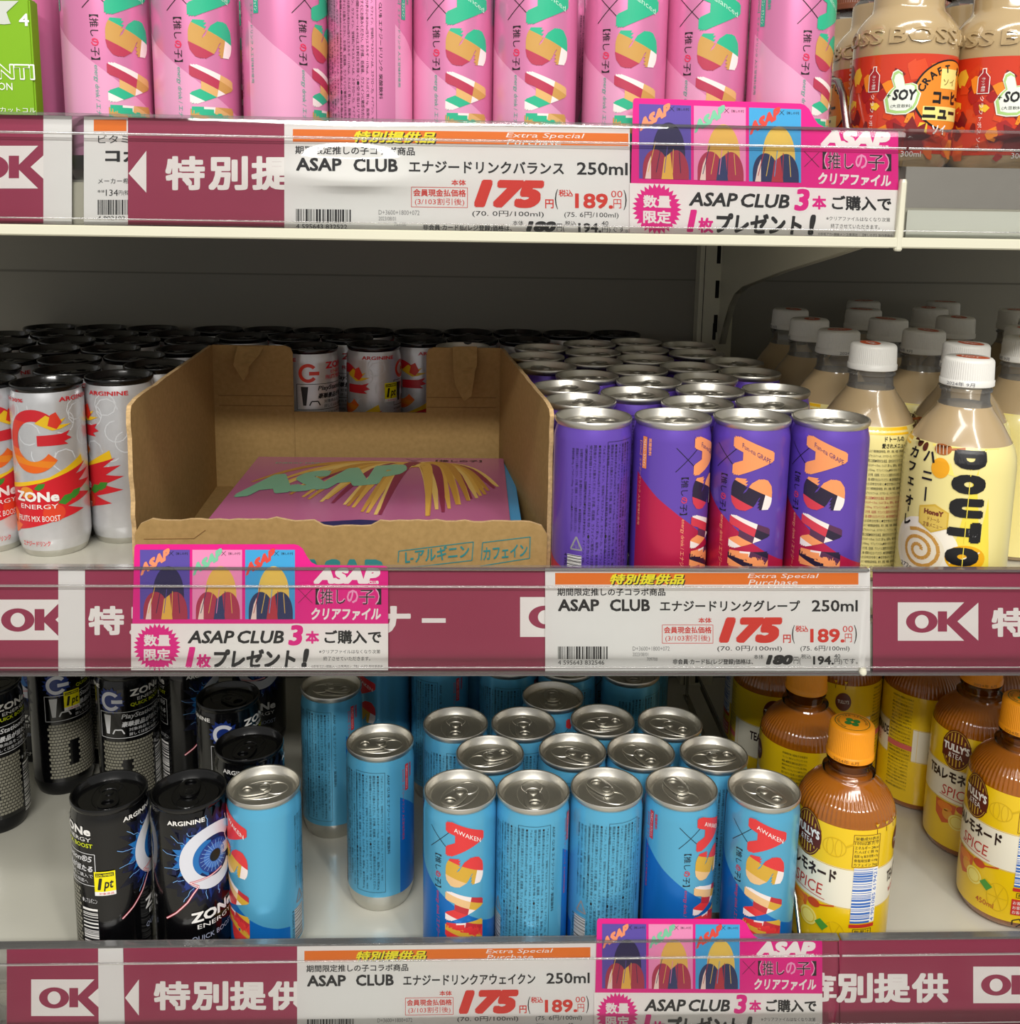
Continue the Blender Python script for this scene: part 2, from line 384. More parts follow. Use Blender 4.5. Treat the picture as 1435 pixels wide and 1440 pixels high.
def asap_art(diag, letter, words, flavour, fcol, bands, box, titlecol, no_c):
    a = Art()
    a.poly([(-56, 97), (-47, 90), (-38, 82), (-30, 76), (-23, 70.5), (-15, 64.5), (-8, 59), (3, 50.5), (14, 43), (24, 38), (34, 34), (44, 31), (44, 14.8), (-56, 14.8)], diag, 1)
    cuts = [(0, c, 0.45, 1) for c in (96, 89, 82, 77, 70, 63, 57, 52, 46, 33, 25)]+[(2, 50, 1, -0.2), (7, 50, 1, 0.3)]
    def mf(x, y):
        s = 0.45*x+y
        if s > 89: return letter
        if s < 42: return letter if s < 33 or s > 37 else bands[0]
        k = [77, 70, 63, 57, 52, 46, 42]; i = next((j for j, q in enumerate(k) if s > q), 6)
        side = 0 if x-0.2*(y-50) < 2 else 1
        return [[bands[0], bands[1]], [bands[2], bands[0]], [bands[1], bands[3]], [bands[2], bands[0]], [bands[3], bands[1]], [letter, bands[0]], [bands[1], bands[3]]][i][side]
    for ch, z1, z0 in (('A', 124.5, 97.5), ('S', 96, 73.5), ('A', 70, 46.5), ('P', 45, 19)):
        a.text(ch, -14, z0, 14, z1, letter, 3, bold=0.06, rot=-90, res=3, cuts=cuts if z1 < 124 else None, mf=mf if z1 < 124 else None)
    # flavour banner lying along the first letter
    a.text(flavour, -7.5, 99.5, 11.5, 118, fcol, 5, bold=0.01, rot=0, shear=0)
    it = a.items.pop(); vs = it[0]; x0 = min(v[0] for v in vs); x1 = max(v[0] for v in vs); y0 = min(v[1] for v in vs); y1 = max(v[1] for v in vs)
    vs = [(-8+(x-x0)/(x1-x0)*19.5, 117-(x-x0)/(x1-x0)*11+(y-y0)/(y1-y0)*3.4) for x, y in vs]
    a.add(vs, it[1], it[2], 5)
    x_mark(a, -18.5, 109, 8.2, K, 0.45)
    a.text('【推し', -22.6, 84.5, -17.4, 97, K, 3, bold=0.004, rot=-90)
    a.text('の', -22.2, 79, -17.8, 83.5, titlecol, 3, bold=0.02, rot=-90)
    a.text('子】', -22.6, 71, -17.4, 78.4, K, 3, bold=0.004, rot=-90)
    a.text('energy drink / エナジードリンク', -21.8, 16, -18.2, 68, words, 3, bold=0.012, rot=-90, shear=0.15)
    # side panel
    a.rect(-51, 100.5, -47.4, 122.5, box, 3); a.text('アルギニン・カフェイン', -50.4, 102, -48, 121, W_, 4, rot=-90)
    a.text('炭酸飲料', -46, 110, -43.6, 122, words, 3, bold=0.02, rot=-90)
    a.text('【250ml】エナジードリンク 人工甘味料使用', -54, 60, -51.8, 119, words, 3, rot=-90)
    # small print
    for i in range(13):
        x = -70-i*2.95; s = MICRO[(i*2+1) % 8]
        a.text(s, x-2.1, 22 if i % 3 else 30, x, 119, K, 3, bold=0.006, rot=-90, res=1)
    a.text('ASAP CLUB エナジードリンク 炭酸飲料', -67, 52, -64.6, 119, K, 3, bold=0.012, rot=-90, res=1)
    a.frame(-92, 19.6, -68.6, 121, 0.25, K, 3)
    for i in range(4): a.text(MICRO[(i+4) % 8], 50+i*3.0, 58, 52+i*3.0, 116, K, 3, bold=0.004, rot=-90, res=1)
    g = ink('8C8A8E'); a.path([(51, 46), (59, 46), (55, 55), (51, 46)], 1.1, g, 3); a.text('アルミ', 52.6, 46.8, 57.4, 49.6, g, 3)
    barcode(a, 48.5, 16.5, 59, 42, 11, K, vertical=True, back=W_); a.text(no_c, 46, 16.5, 48.1, 42, K, 3, rot=-90)
    return a
PINKM = mat('pink_can_paint', 'DD84B2', 0.3, 0.35, coat=0.25); BLUEM = mat('light_blue_can_paint', '5DB4DC', 0.3, 0.35, coat=0.25); PURM = mat('violet_can_paint', '6B4CB8', 0.3, 0.35, coat=0.25)
GOLD, TAN, CRM, DRK, RED_, SKN = ink('D6A93A'), ink('C98D4A'), ink('F1D9C4'), ink('2A2038'), ink('C22A48'), ink('F2E6E2')
can_blue = make_can('drink_can', BLUEM, SILVERB, _lid, _tab, asap_art(ink('1673C9', 0.3, metal=0.3), ink('E03A3C'), ink('C9304A'), 'AWAKEN', W_, [GOLD, SKN, ink('E9C089'), ink('BF3038')], ink('D23040'), ink('D23040'), '4 595643 832539'), 0.0148)
can_pur = make_can('drink_can', PURM, SILVERB, _lid, _tab, asap_art(ink('C4244F', 0.3, metal=0.3), ink('F49A62'), ink('F2A07A'), 'Fun-na GRAPE', ink('4A2F6E'), [DRK, SKN, ink('D23A4C'), ink('5A3050')], ink('E98A4A'), ink('D23A5A'), '4 595643 832546'), 0.0148)
can_pink = make_can('drink_can', PINKM, SILVERB, _lid, _tab, asap_art(ink('F0A9CE', 0.3, metal=0.3), ink('2DB48A'), ink('2DA58A'), 'Balanced', ink('BFE8D4'), [ink('C99A52'), SKN, ink('B73A55'), ink('DDB070')], ink('2DA58A'), ink('E0305A'), '4 595643 832522'), 0.0148)

def sticker(parent, u, z):
    a = Art(); Y = ink('F5E800', 0.4)
    a.rect(u-7, z-7, u+7, z+8.5, Y, 9); a.rect(u-7, z-10, u+7, z-7, W_, 9); a.rect(u-6, z+4.6, u+6, z+7.4, K, 10)
    a.text('ZONe MEMBERS', u-5.6, z+5.1, u+5.6, z+6.9, Y, 11, bold=0.02); a.text('1', u-5, z-5.5, u-1.6, z+3.6, K, 10, bold=0.04, shear=0.2); a.text('pt', u-0.8, z-6.6, u+5.6, z+1.5, K, 10, bold=0.02, shear=0.2)
    a.text('対象商品', u-4, z-9.4, u+5.6, z-7.6, ink('D23040'), 10, bold=0.01)
    return a.build('point_sticker', on_cyl(RC), parent, du=3.0, label='yellow "1pt" sticker')
def zone_art(dark):
    a = Art(); cz = 86 if dark else 92; R_ = ink('D3222E'); O_ = ink('EE6A1E'); YL = ink('F2C51D'); rnd = random.Random(5)
    fg = W_ if dark else R_; sub = ink('D8D8DA') if dark else K
    if dark:
        # blue eye with electric glow
        for r, c in ((40, '070B20'), (35, '0C1644'), (30.5, '16307A')): a.burst(0, 92, r, r*0.80, 26, ink(c), 1 if r > 30 else 2, 0.95, 0.10, rnd)
        a.burst(-12, 96, 17, 12, 16, ink('1C6FB8'), 3, 1.0, 0.2, rnd)
        a.arc(0, 92.5, 24.5, 15.5, 38, 325, ink('DCDDE6'), 5, 36)
        a.ell(1, 92, 12.5, 12.5, ink('1E3C8C'), 4); a.ell(1, 92, 9, 9, ink('3D6FC0'), 5, hole=(4.5, 4.5)); a.ell(1, 92, 4.5, 4.5, K, 6)
        a.rect(6, 88.5, 25, 97, ink('DCDDE6'), 5)
        for k in range(22):
            an = 2*pi*k/22; a.line(1+5*cos(an), 92+5*sin(an), 1+11.5*cos(an+0.1), 92+11.5*sin(an+0.1), 0.35, ink('8FB8E8'), 6)
        bolt = [(12, 118), (15, 108), (11, 103), (14, 94), (8, 90)]; a.path(bolt, 1.0, ink('E8C8D0'), 7)
        bolt = [(6, 80), (-4, 78), (-18, 77), (-12, 73), (-16, 68), (-20, 62), (-24, 58), (-28, 54), (-36, 48)]; a.path(bolt, 1.5, ink('C8404E'), 7); a.path(bolt, 0.7, ink('F2D8DC'), 8)
        for k in range(9):
            an = radians(100+k*22); p = [(0, 0)]; x, y = 25*cos(an), 92+25*sin(an); pts = [(x, y)]
            for q in range(4): x += rnd.uniform(1, 3.4)*cos(an)+rnd.uniform(-1.5, 1.5); y += rnd.uniform(1, 3.4)*sin(an)+rnd.uniform(-1.5, 1.5); pts.append((x, y))
            a.path(pts, 0.4, ink('7FB4F0'), 4)
    else:
        # ring and bar, red to orange, with a brushed swash beneath
        for i in range(18):
            x, y = rnd.uniform(-40, 60), rnd.uniform(70, 118); a.arc(x, y, 9, 8.2, rnd.uniform(0, 300), rnd.uniform(300, 420), ink('DDE0E4'), 1, 10)
        a.poly([(-32, 56), (-10, 60), (10, 64), (22, 70), (36, 78), (38, 70), (20, 60), (0, 53), (-32, 48)], YL, 2)
        a.poly([(-34, 52), (-14, 56), (4, 60), (22, 66), (40, 72), (30, 64), (44, 66), (32, 58), (46, 57), (30, 50), (45, 46), (22, 40), (36, 35), (14, 30), (-8, 24), (-34, 18), (-26, 26), (-40, 30)], R_, 3)
        a.poly([(-40, 26), (-28, 30), (-14, 26), (-20, 20), (-34, 15)], O_, 4); a.ell(-24, 32, 7, 6, O_, 4); a.ell(12, 36, 8, 7, ink('E0452A'), 4); a.ell(-8, 52, 6, 4.5, ink('E8912A'), 4)
        for (x, y, r) in ((20, 46, 5), (27, 49, 4.5), (2, 57, 3.5)): a.poly([(x-r, y-r*0.5), (x, y+r*0.6), (x+r*1.4, y+r*0.7), (x+r, y-r*0.3), (x, y-r*0.9)], ink('3F8A2E'), 5)
        cuts = [(0, c, 0.15, 1) for c in (112, 106, 100, 84, 78, 73)]
        def mf(x, y):
            s = y+0.15*x; return R_ if s > 106 else ink('E23B25') if s > 84 else O_ if s > 78 else ink('F08A1E') if s > 73 else O_
        a.arc(0, 92, 24.5, 15.5, 42, 322, R_, 5, 36, 0.86, cuts, mf)
        a.poly([(3, 96.5), (20, 97), (27, 99), (24, 95.5), (28, 93), (22, 91), (25, 88.5), (3, 88.5)], R_, 5)
        a.poly([(10, 112), (18, 107), (24, 109), (19, 104), (28, 104), (20, 101), (14, 100), (2, 106)], YL, 6)
        a.poly([(13, 112), (17, 114), (21, 106), (17, 101), (11, 104)], ink('E23B25'), 7)
    a.text('ARGININE', 20, 121.5, 52, 125, fg, 3, bold=0.02); a.text('果汁30%' if not dark else 'ARGININE', -32, 121.5, -6, 125, fg, 3, bold=0.02)
    a.text('ZONe', -18, 45, 16, 53, W_, 8, bold=0.035); a.text('ENERGY', -14, 39.5, 15, 43, W_, 8, bold=0.006)
    a.text('QUICK BOOST' if dark else 'FRUITS MIX BOOST', -18, 29.5, 16, 34, W_ if not dark else ink('A8B0C8'), 8, bold=0.01)
    a.text('エナジードリンク', -14, 10, 8, 14, fg, 8, bold=0.015)
    # reverse: small ring, name, offer panel, small print
    o7 = len(a.items); u = 57; fgr = ink('DCDDE6') if dark else ink('E23B25')
    if dark: a.burst(u, 111, 12.5, 10, 18, ink('16307A'), 2, 1, 0.1, rnd)
    a.arc(u, 111, 9, 5.8, 40, 322, fgr, 4, 28); a.rect(u+1, 109, u+10.5, 112.4, fgr, 4)
    a.text('ZONe', 74, 114.5, 106, 121, fg, 4, bold=0.03); a.text('ENERGY', 80, 109.8, 106, 112.8, fg, 4, bold=0.01); a.text('QUICK BOOST' if dark else 'FRUITS MIX BOOST', 74, 104.6, 107, 108.4, ink('C9D31E') if dark else R_, 4, bold=0.02)
    a.frame(46, 76, 108, 100.5, 0.5, sub, 4)
    a.poly([(50, 98), (57, 98), (55, 80), (52, 80)], sub, 4); a.path([(58, 80), (60, 84), (66, 84), (68, 80)], 1.2, sub, 4)
    a.text('PlayStation®5', 66, 93, 106, 99, sub, 4, bold=0.015, shear=0.2); a.text('豪華景品が当たる', 66, 86.5, 106, 91.6, sub, 4, bold=0.03, shear=0.2)
    a.text('対象商品をご購入で', 72, 82, 106, 85, sub, 4); a.text('詳しくは缶の側面へ', 72, 77.6, 102, 80.6, sub, 4)
    if dark:
        g = ink('8A8778')
        for r in range(18):
            for c in range(16):
                if 5 < c < 9 and 3 < r < 12: continue
                x = 47+c*2.9+(r % 2)*1.4; a.rect(x, 19+r*3.0, x+2.4, 19+r*3.0+2.3, g, 3)
    else:
        for i in range(14): a.text(MICRO[i % 8], 46, 71-i*3.9, 94, 73.6-i*3.9, sub, 3, res=1)
    barcode(a, 96, 12, 108, 58, 3, K, vertical=True, back=W_, layer=6)
    a.text('● L-アルギニン', 96, 62, 108, 66, sub, 3)
    for q in range(o7, len(a.items)):
        it = a.items[q]; a.items[q] = ([(v[0]+6.5, *v[1:]) for v in it[0]], *it[1:])
    return a
WHITEM = mat('white_can_paint', 'D9DADD', 0.3, 0.45, coat=0.2, noise=0.05, nscale=120); BLACKM = mat('black_can_paint', '0A0A0C', 0.18, 0.2, coat=0.5)
can_white = make_can('drink_can', WHITEM, SILVERB, _lidk, _tabk, zone_art(False), 0.007)
can_black = make_can('drink_can', BLACKM, mat('dark_base', '2A2A2C', 0.3, 0.8), _lidk, _tabk, zone_art(True), 0.0148)

# ------------------------------------------------------------------ rows of cans: push apart any that touch
def relax(P, dmin=0.0533, n=60, xlim=None, ylim=(0.034, 0.449), fix=()):
    P = [list(p) for p in P]
    for _ in range(n):
        for i in range(len(P)):
            for j in range(i):
                dx, dy = P[i][0]-P[j][0], P[i][1]-P[j][1]; d = math.hypot(dx, dy)
                if d < dmin:
                    k = (dmin-d)/2/(d or 1); ki, kj = (0, 0) if i in fix and j in fix else (0, 2*k) if i in fix else (2*k, 0) if j in fix else (k, k)
                    P[i][0] += dx*ki; P[i][1] += dy*ki; P[j][0] -= dx*kj; P[j][1] -= dy*kj
        for q, p in enumerate(P):
            if q in fix: continue
            p[1] = min(max(p[1], ylim[0]), ylim[1])
            if xlim: p[0] = xlim(p)
    return P
def rear(P, r=0.0262, skip=0):
    """x was read off at the far side of the rim: bring it to the middle of the can"""
    return [(x, y) if i < skip else (x*(y+DIST)/(y+r+DIST), y) for i, (x, y) in enumerate(P)]
def face(x, y, u, R=RC):
    """turn the can so that the print at u (mm) faces the camera"""
    return math.atan2(x-CAM.x, y-CAM.y)*-1 - u*0.001/R
ORD = ['front', 'second', 'third', 'fourth', 'fifth', 'sixth', 'seventh', 'eighth', 'ninth', 'tenth', 'eleventh', 'twelfth', 'thirteenth', 'fourteenth']
NTH = ['first', 'second', 'third', 'fourth', 'fifth', 'sixth', 'seventh', 'eighth', 'ninth', 'tenth', 'eleventh', 'twelfth', 'thirteenth']
def rank_labels(P, text, tol=0.03):
    idx = sorted(range(len(P)), key=lambda i: P[i][1]); rows = []
    for i in idx:
        if rows and P[i][1]-P[rows[-1][0]][1] < tol: rows[-1].append(i)
        else: rows.append([i])
    out = {}
    for r, row in enumerate(rows):
        row.sort(key=lambda i: P[i][0])
        for c, i in enumerate(row):
            rn = 'rearmost' if r == len(rows)-1 and r > 1 else ORD[r]
            out[i] = '%s, %s row, %s from left' % (text, rn, NTH[c])
    return out
_used = set()
def put(proto, P, shelf, facing, labels, group, turn=None):
    rnd = random.Random(len(P)); res = []
    for i, (x, y) in enumerate(P):
        u = facing.get(i, rnd.uniform(-80, 80)); rz = face(x, y, u)
        if proto.name not in _used:
            _used.add(proto.name); o = proto; o.location = (x, y, S[shelf]); o.rotation_euler = (0, 0, rz); o['label'] = labels[i]; o['group'] = group
        else: o = dup(proto, (x, y, S[shelf]), rz, labels[i], group)
        for ch in o.children:
            if ch.name.startswith('lid'): ch.rotation_euler = (0, 0, (turn or {}).get(i, rnd.uniform(0, 6.28))-rz)
        res.append(o)
    return res

# middle shelf, violet cans
PUR = [(0.086, 0.039), (0.143, 0.040), (0.200, 0.041), (0.257, 0.041), (0.081, 0.089), (0.126, 0.117), (0.166, 0.082), (0.224, 0.087), (0.076, 0.137), (0.141, 0.168), (0.183, 0.131), (0.240, 0.130),
       (0.088, 0.185), (0.135, 0.216), (0.1955, 0.185), (0.242, 0.211), (0.067, 0.227), (0.111, 0.258), (0.165, 0.276), (0.188, 0.234), (0.063, 0.274), (0.119, 0.306), (0.236, 0.259), (0.071, 0.322), (0.172, 0.324), (0.222, 0.305), (0.121, 0.350), (0.170, 0.376), (0.222, 0.355)]
PUR = relax(rear(PUR), fix=(0, 1, 2, 3), n=150, xlim=lambda p: min(max(p[0], 0.0845-0.1038*(p[1]-0.042)), 0.262 if p[1] < 0.06 else 0.238))
lab = rank_labels(PUR, 'violet can with silver lid', 0.022)
for i, t in {0: 'violet can showing small print and a bar code, beside the cardboard box', 1: 'violet can with crimson side and black cross, second from the box', 2: 'violet can with orange letters, third from the box in the front row', 3: 'violet can with orange letters, rightmost of front row beside milk coffee bottles'}.items(): lab[i] = t
put(can_pur, PUR, 2, {0: 64-0, 1: -30, 2: -3, 3: 1, 5: 90, 11: 100}, lab, 'violet cans on the middle shelf', {0: 1.2, 1: 1.5, 2: 1.3, 3: 1.4})
ZON = [(-0.338, 0.144), (-0.291, 0.174), (-0.3925, 0.149), (-0.335, 0.197), (-0.286, 0.2245), (-0.388, 0.202), (-0.335, 0.2475), (-0.2835, 0.272), (-0.389, 0.2545), (-0.333, 0.2985), (-0.282, 0.3215), (-0.440, 0.281), (-0.386, 0.306), (-0.335, 0.349), (-0.281, 0.374), (-0.391, 0.354), (-0.443, 0.338),
       (-0.468, 0.394), (-0.414, 0.400), (-0.361, 0.402), (-0.308, 0.405), (-0.441, 0.446), (-0.388, 0.446), (-0.334, 0.447), (-0.280, 0.447), (-0.227, 0.447), (-0.174, 0.447), (-0.120, 0.447), (-0.067, 0.447), (-0.013, 0.447), (0.040, 0.447), (0.095, 0.447), (0.150, 0.449), (-0.160, 0.338), (-0.136, 0.388), (-0.099, 0.355), (-0.055, 0.385), (0.000, 0.400), (-0.200, 0.399), (-0.250, 0.404), (0.053, 0.398)]
def box_clear(p):
    if p[1] < 0.3345:
        if p[0] < -0.2 and p[0] > -0.2685 and p[1] < 0.318: return -0.2685
        if p[0] > -0.2685 or p[1] >= 0.318: p[1] = max(p[1], 0.3345) if p[0] > -0.2685 else p[1]
    return p[0]
ZON = relax(rear(ZON), n=200, fix=(0, 1, 2, 33, 35), xlim=box_clear)
lab = rank_labels(ZON, 'white can with black lid', 0.02)
lab[0] = 'white can with red and orange ring emblem, nearest the shelf edge'; lab[1] = 'white can with black lid beside left wall of cardboard box'; lab[2] = 'white can with red ring emblem, cut by left picture edge'
lab[33] = 'white can with small red ring emblem seen through box cutout'; lab[34] = 'white can half hidden behind small red emblem can in cutout'; lab[35] = 'white can with yellow points sticker seen through box cutout'; lab[36] = 'white can with red emblem, rightmost in the box cutout'
zs = put(can_white, ZON, 2, {0: 12, 1: 46, 2: -6, 3: 20, 4: -40, 33: 66, 34: 86, 35: 32, 36: 22}, lab, 'white cans with black lids')
sticker(zs[35], 49, 90)
x, y = -0.0095, 0.3465
put(can_pur, [(x, y)], 2, {0: 0}, {0: 'lone violet can standing behind the right tab of the cardboard box'}, 'violet cans on the middle shelf')
# top shelf, pink cans
PINK = [(-0.282, 0.050), (-0.2297, 0.032), (-0.1749, 0.033), (-0.1195, 0.033), (-0.0655, 0.042), (-0.0115, 0.045), (0.0430, 0.038), (0.0985, 0.035), (0.1535, 0.044), (0.2075, 0.033)]
PINK = [(on_y(px, 100, y)[0], y) for px, y in ((31, 0.0500), (153, 0.032), (278, 0.034), (402, 0.033), (524, 0.038), (637, 0.046), (751, 0.036), (880, 0.040), (992, 0.044), (1107, 0.032))]
PINK = relax(PINK, ylim=(0.0315, 0.06), dmin=0.0532)
PB = [(x+random.uniform(-0.004, 0.004), 0.1045+0.0545*r) for r in range(2) for x in (-0.28, -0.224, -0.168, -0.112, -0.056, 0.0, 0.056, 0.112, 0.168)]
L1 = ['pink can with green letters, half hidden by the green carton', 'pink can with green letters, second from green carton', 'pink can with green letters, above the crimson strip', 'pink can turned to its pale side, left of small print can', 'pink can covered with small print',
      'pink can with green letters, right beside the small print can', 'pink can with green letters, second right of small print can', 'pink can with green letters, above the 250ml price tag end', 'pink can with green letters, above the magenta promotion card', 'pink can turned to its pale side, rightmost, beside amber label bottles']
put(can_pink, PINK, 1, {0: 6, 1: -13, 2: -9, 3: -31, 4: -72, 5: -9, 6: -8, 7: -8, 8: -9, 9: -30}, dict(enumerate(L1)), 'pink cans on the top shelf')
PB = relax(PB, ylim=(0.1045, 0.2))
put(can_pink, PB, 1, {}, rank_labels(PB, 'pink can behind the front line', 0.03), 'pink cans on the top shelf')
# bottom shelf
BLU = [(-0.006, 0.037), (0.049, 0.036), (0.105, 0.039), (0.162, 0.039), (0.2245, 0.036), (0.0175, 0.085), (0.084, 0.089), (0.140, 0.086), (0.197, 0.084), (-0.011, 0.131), (0.045, 0.129), (0.114, 0.134), (0.170, 0.130), (0.073, 0.174),
       (-0.072, 0.104), (-0.124, 0.196), (-0.154, 0.044), (-0.028, 0.250), (-0.084, 0.262), (0.037, 0.238), (0.092, 0.232), (0.151, 0.222), (0.010, 0.290), (0.065, 0.292), (0.120, 0.280), (0.175, 0.300), (0.205, 0.180), (-0.055, 0.305)]
BLU.pop(26)
BLU = relax(rear(BLU), n=120, fix=(0, 1, 2, 3, 4, 14, 15, 16))
LB = {0: 'blue can with red letters, leftmost of the front five', 1: 'blue can covered with small print, brown stain on its lid', 2: 'blue can with bar code and small print, middle of front five', 3: 'blue can with plain side and dark blue curve, fourth of front five', 4: 'blue can with red letters beside the amber tea bottle',
      14: 'lone blue can standing free in the gap, bare silver base showing', 15: 'lone blue can farther back, behind and left of the other lone can', 16: 'blue can with red letters turned left, beside two black cans'}
rl = rank_labels([p for i, p in enumerate(BLU) if i not in LB], 'blue can with silver lid', 0.03); k = 0
for i in range(len(BLU)):
    if i not in LB: LB[i] = rl[k]; k += 1
put(can_blue, BLU, 3, {0: -4, 1: -82, 2: -95, 3: -27, 4: -5, 14: -72, 15: -68, 16: 27, 5: -90, 6: -88, 9: -85, 10: -92, 17: 100, 18: 20, 19: -80, 20: 75, 21: 60}, LB, 'blue cans on the bottom shelf',
    {0: -0.6, 1: 0.05, 2: 3.75, 3: 3.5, 4: 0.65, 5: 2.0, 6: 1.05, 7: 0.55, 8: 1.75, 9: 0.0, 10: 0.05, 11: 1.8, 12: 0.9, 13: 3.1, 14: -1.5, 15: 1.4, 16: -1.35})
BLK = [(-0.267, 0.038), (-0.2085, 0.039), (-0.177, 0.101), (-0.431, 0.204), (-0.394, 0.264), (-0.320, 0.235), (-0.365, 0.315), (-0.268, 0.255), (-0.212, 0.178), (-0.440, 0.320), (-0.320, 0.370), (-0.22, 0.340)]
BLK = relax(rear(BLK), n=120, fix=(0, 1, 2, 3))
LK = ['black can with yellow points sticker and bar code, front left', 'black can with blue eye ring emblem, beside the blue can', 'black can with only its lid showing behind the blue can', 'black can with brick pattern at left picture edge', 'black can with yellow points sticker, farther back in the shadow',
      'black can with ring emblem and bar code in the shadow', 'plain dark can between two emblem cans in the shadow', 'black can with blue glow in the shadow', 'black can with small ring emblem above the lone black lid', 'black can hidden deep at the far left', 'black can deep behind the bar code can', 'black can deep behind the small ring emblem can']
ks = put(can_black, BLK, 3, {0: -40, 1: -16, 2: -10, 3: 78, 4: 66, 5: 78, 6: -60, 7: -30, 8: 68, 9: 0, 10: 0, 11: 0}, dict(enumerate(LK)), 'black cans on the bottom shelf', {0: 0.25, 1: 3.3, 2: -0.2, 8: 1.0})
sticker(ks[0], -46, 79); sticker(ks[4], 76, 95)

# ------------------------------------------------------------------ bottles
def cap_parts(t, z0, z1, r, capmat, topmat, date, dcol, nrib=72):
    rp = lambda a, z: (0.012*cos(nrib*a) if z0+0.005 < z < z1-0.0015 else 0)
    bm = lathe([(r*1.0, z0), (r*1.04, z0+0.0005), (r*1.04, z0+0.0040), (r*1.0, z0+0.0046), (r*0.995, z0+0.0052), (r*0.965, z1-0.0025), (r*0.95, z1-0.0012), (r*0.88, z1)], nrib*4, ripple=rp, cap1=True)
    c = part('cap', bm, capmat, t, True, 50)
    a = Art(); a.text(date, -9, z0*1000+1.0, 9, z0*1000+3.8, dcol, 2, bold=0.004)
    a.build('date_stamp', lambda x, y, l: ((r*1.042+LAY*l)*sin(x*0.001/r), -(r*1.042+LAY*l)*cos(x*0.001/r), y*0.001), c, du=2)
    a = Art(); topmat(a); a.build('cap_print', lambda x, y, l: (x*0.001, y*0.001, z1+LAY*l), c)
    return c
COFFEE = mat('milk_coffee', 'B49C76', 0.25, coat=0.9, spec=0.5)
def bottle_group(name, liquid_prof, shell_prof, liquid_mat, art, label_prof, label_mat, capargs, ripple=None, seg=96, ldu=3.0, shell=None):
    t = thing(name, '', 'bottle', (0, 0, -9))
    part('drink', lathe(liquid_prof, seg, cap1=True, ripple=ripple), liquid_mat, t, True, 60)
    part('neck', lathe(shell_prof, 48), shell or PET, t, True, 50)
    lb = part('label_sleeve', lathe([(r+0.0002, z) for r, z in label_prof], 72), label_mat, t, True, 60)
    art.build('label_print', on_profile(label_prof), lb, du=ldu)
    cap_parts(t, *capargs)
    return t
# milk coffee bottle
CPROF = [(0.030, 0.0), (0.0335, 0.002), (0.0362, 0.008), (0.0368, 0.03), (0.0368, 0.100), (0.0362, 0.108), (0.0343, 0.115), (0.0308, 0.122), (0.0248, 0.132), (0.0185, 0.1405), (0.0178, 0.1425)]
def coffee_art():
    a = Art(); Y = ink('F2DC4E'); G = ink('ECAE14'); BR = ink('7A3A22'); CR = ink('F3E9CF')
    a.poly([(4, 5), (38, 5), (38, 118), (26, 118), (18, 95), (12, 60)], Y, 1); a.poly([(-12, 118), (8, 118), (12, 98), (0, 100)], ink('F4E070'), 1)
    a.ell(-11, 44, 25, 22, ink('F8F0DE'), 2); a.ell(-13, 43, 18, 16, CR, 3)
    a.path([(-13+(2+i*0.40)*cos(i*0.42), 43+(2+i*0.36)*sin(i*0.42)) for i in range(36)], 2.4, ink('CF9A48'), 4)
    a.ell(18, 42, 13, 9.5, G, 3); a.line(8, 38, 27, 47, 0.9, CR, 4)
    for ch, z1, z0 in (('D', 117, 104.5), ('O', 101, 87.6), ('U', 84.5, 71), ('T', 68, 53.5), ('O', 50, 37), ('R', 34, 20)):
        a.text(ch, 5, z0, 26.5, z1, K, 5, bold=0.085, rot=-90, res=3)
        a.rect(16, z0-0.3, 16.5, z1+0.3, Y, 6)
    a.text('ハ', -15.5, 105.5, -7, 113, K, 5, bold=0.03); a.text('ニ', -15, 93, -7.5, 99, K, 5, bold=0.03); a.rect(-11.8, 78, -10.6, 88, K, 5)
    for ch, zc, hh, ww in (('カ', 109.5, 7.6, 8), ('フ', 99, 6.6, 7.4), ('ェ', 88.6, 5.4, 6.4), ('・', 82, 1.6, 1.8), ('オ', 75, 7.6, 8), ('レ', 60.5, 7.6, 6.5)): a.text(ch, -25-ww/2, zc-hh/2, -25+ww/2, zc+hh/2, K, 5, bold=0.03)
    a.rect(-25.5, 66.5, -24.4, 70.2, K, 5)
    a.poly([(-15, 74), (-4, 77.5), (5.4, 73), (5.4, 62), (-5, 57), (-14.6, 62)], ink('D9B440'), 5); a.poly([(-14, 73), (-4, 76), (4.4, 72.2), (4.4, 62.6), (-5, 58.2), (-13.6, 62.8)], ink('E2C25A'), 6)
    a.text('HoneY', -11, 69.5, 2, 73.2, BR, 7, bold=0.05); a.text('ドトール', -8, 65, 0, 68, BR, 7); a.text('定番メニュー', -11, 60.8, 2, 64, BR, 7)
    a.ell(-3, 116, 6, 4, ink('B0622A'), 5); a.ell(-3, 103, 6, 7, ink('F0A81C'), 3); a.line(3, 116.4, 12, 117.8, 1.4, ink('B0622A'), 5)
    for q in range(4): a.line(-7+q*2.4, 112.6, -7+q*2.4, 119, 0.5, CR, 6)
    a.ell(-22, 117.2, 2.6, 3.2, ink('5A2A1A'), 5); a.ell(-16.5, 115, 2.2, 3.0, ink('5A2A1A'), 5)
    a.text('272g', -28, 26, -17, 30, K, 5)
    for i in range(28): a.text(MICRO[i % 8], -82, 100-i*3.5, -38, 102.4-i*3.5, [K, K, ink('B8304A'), K][(i//5) % 4], 3, bold=0.004, res=1)
    a.rect(-84, 113, -34, 118.2, ink('F2BE1E'), 2); a.text('ドトールの', -56, 108.4, -40, 112, K, 4, bold=0.02); a.text('愛されメニュー', -58, 103.6, -38, 107.2, K, 4, bold=0.02)
    return a
def orange_top(a): a.ell(2, 2, 11, 7, ink('D2572A'), 2); a.text('HOT', -5, -1, 7, 4, W_, 3, bold=0.02)
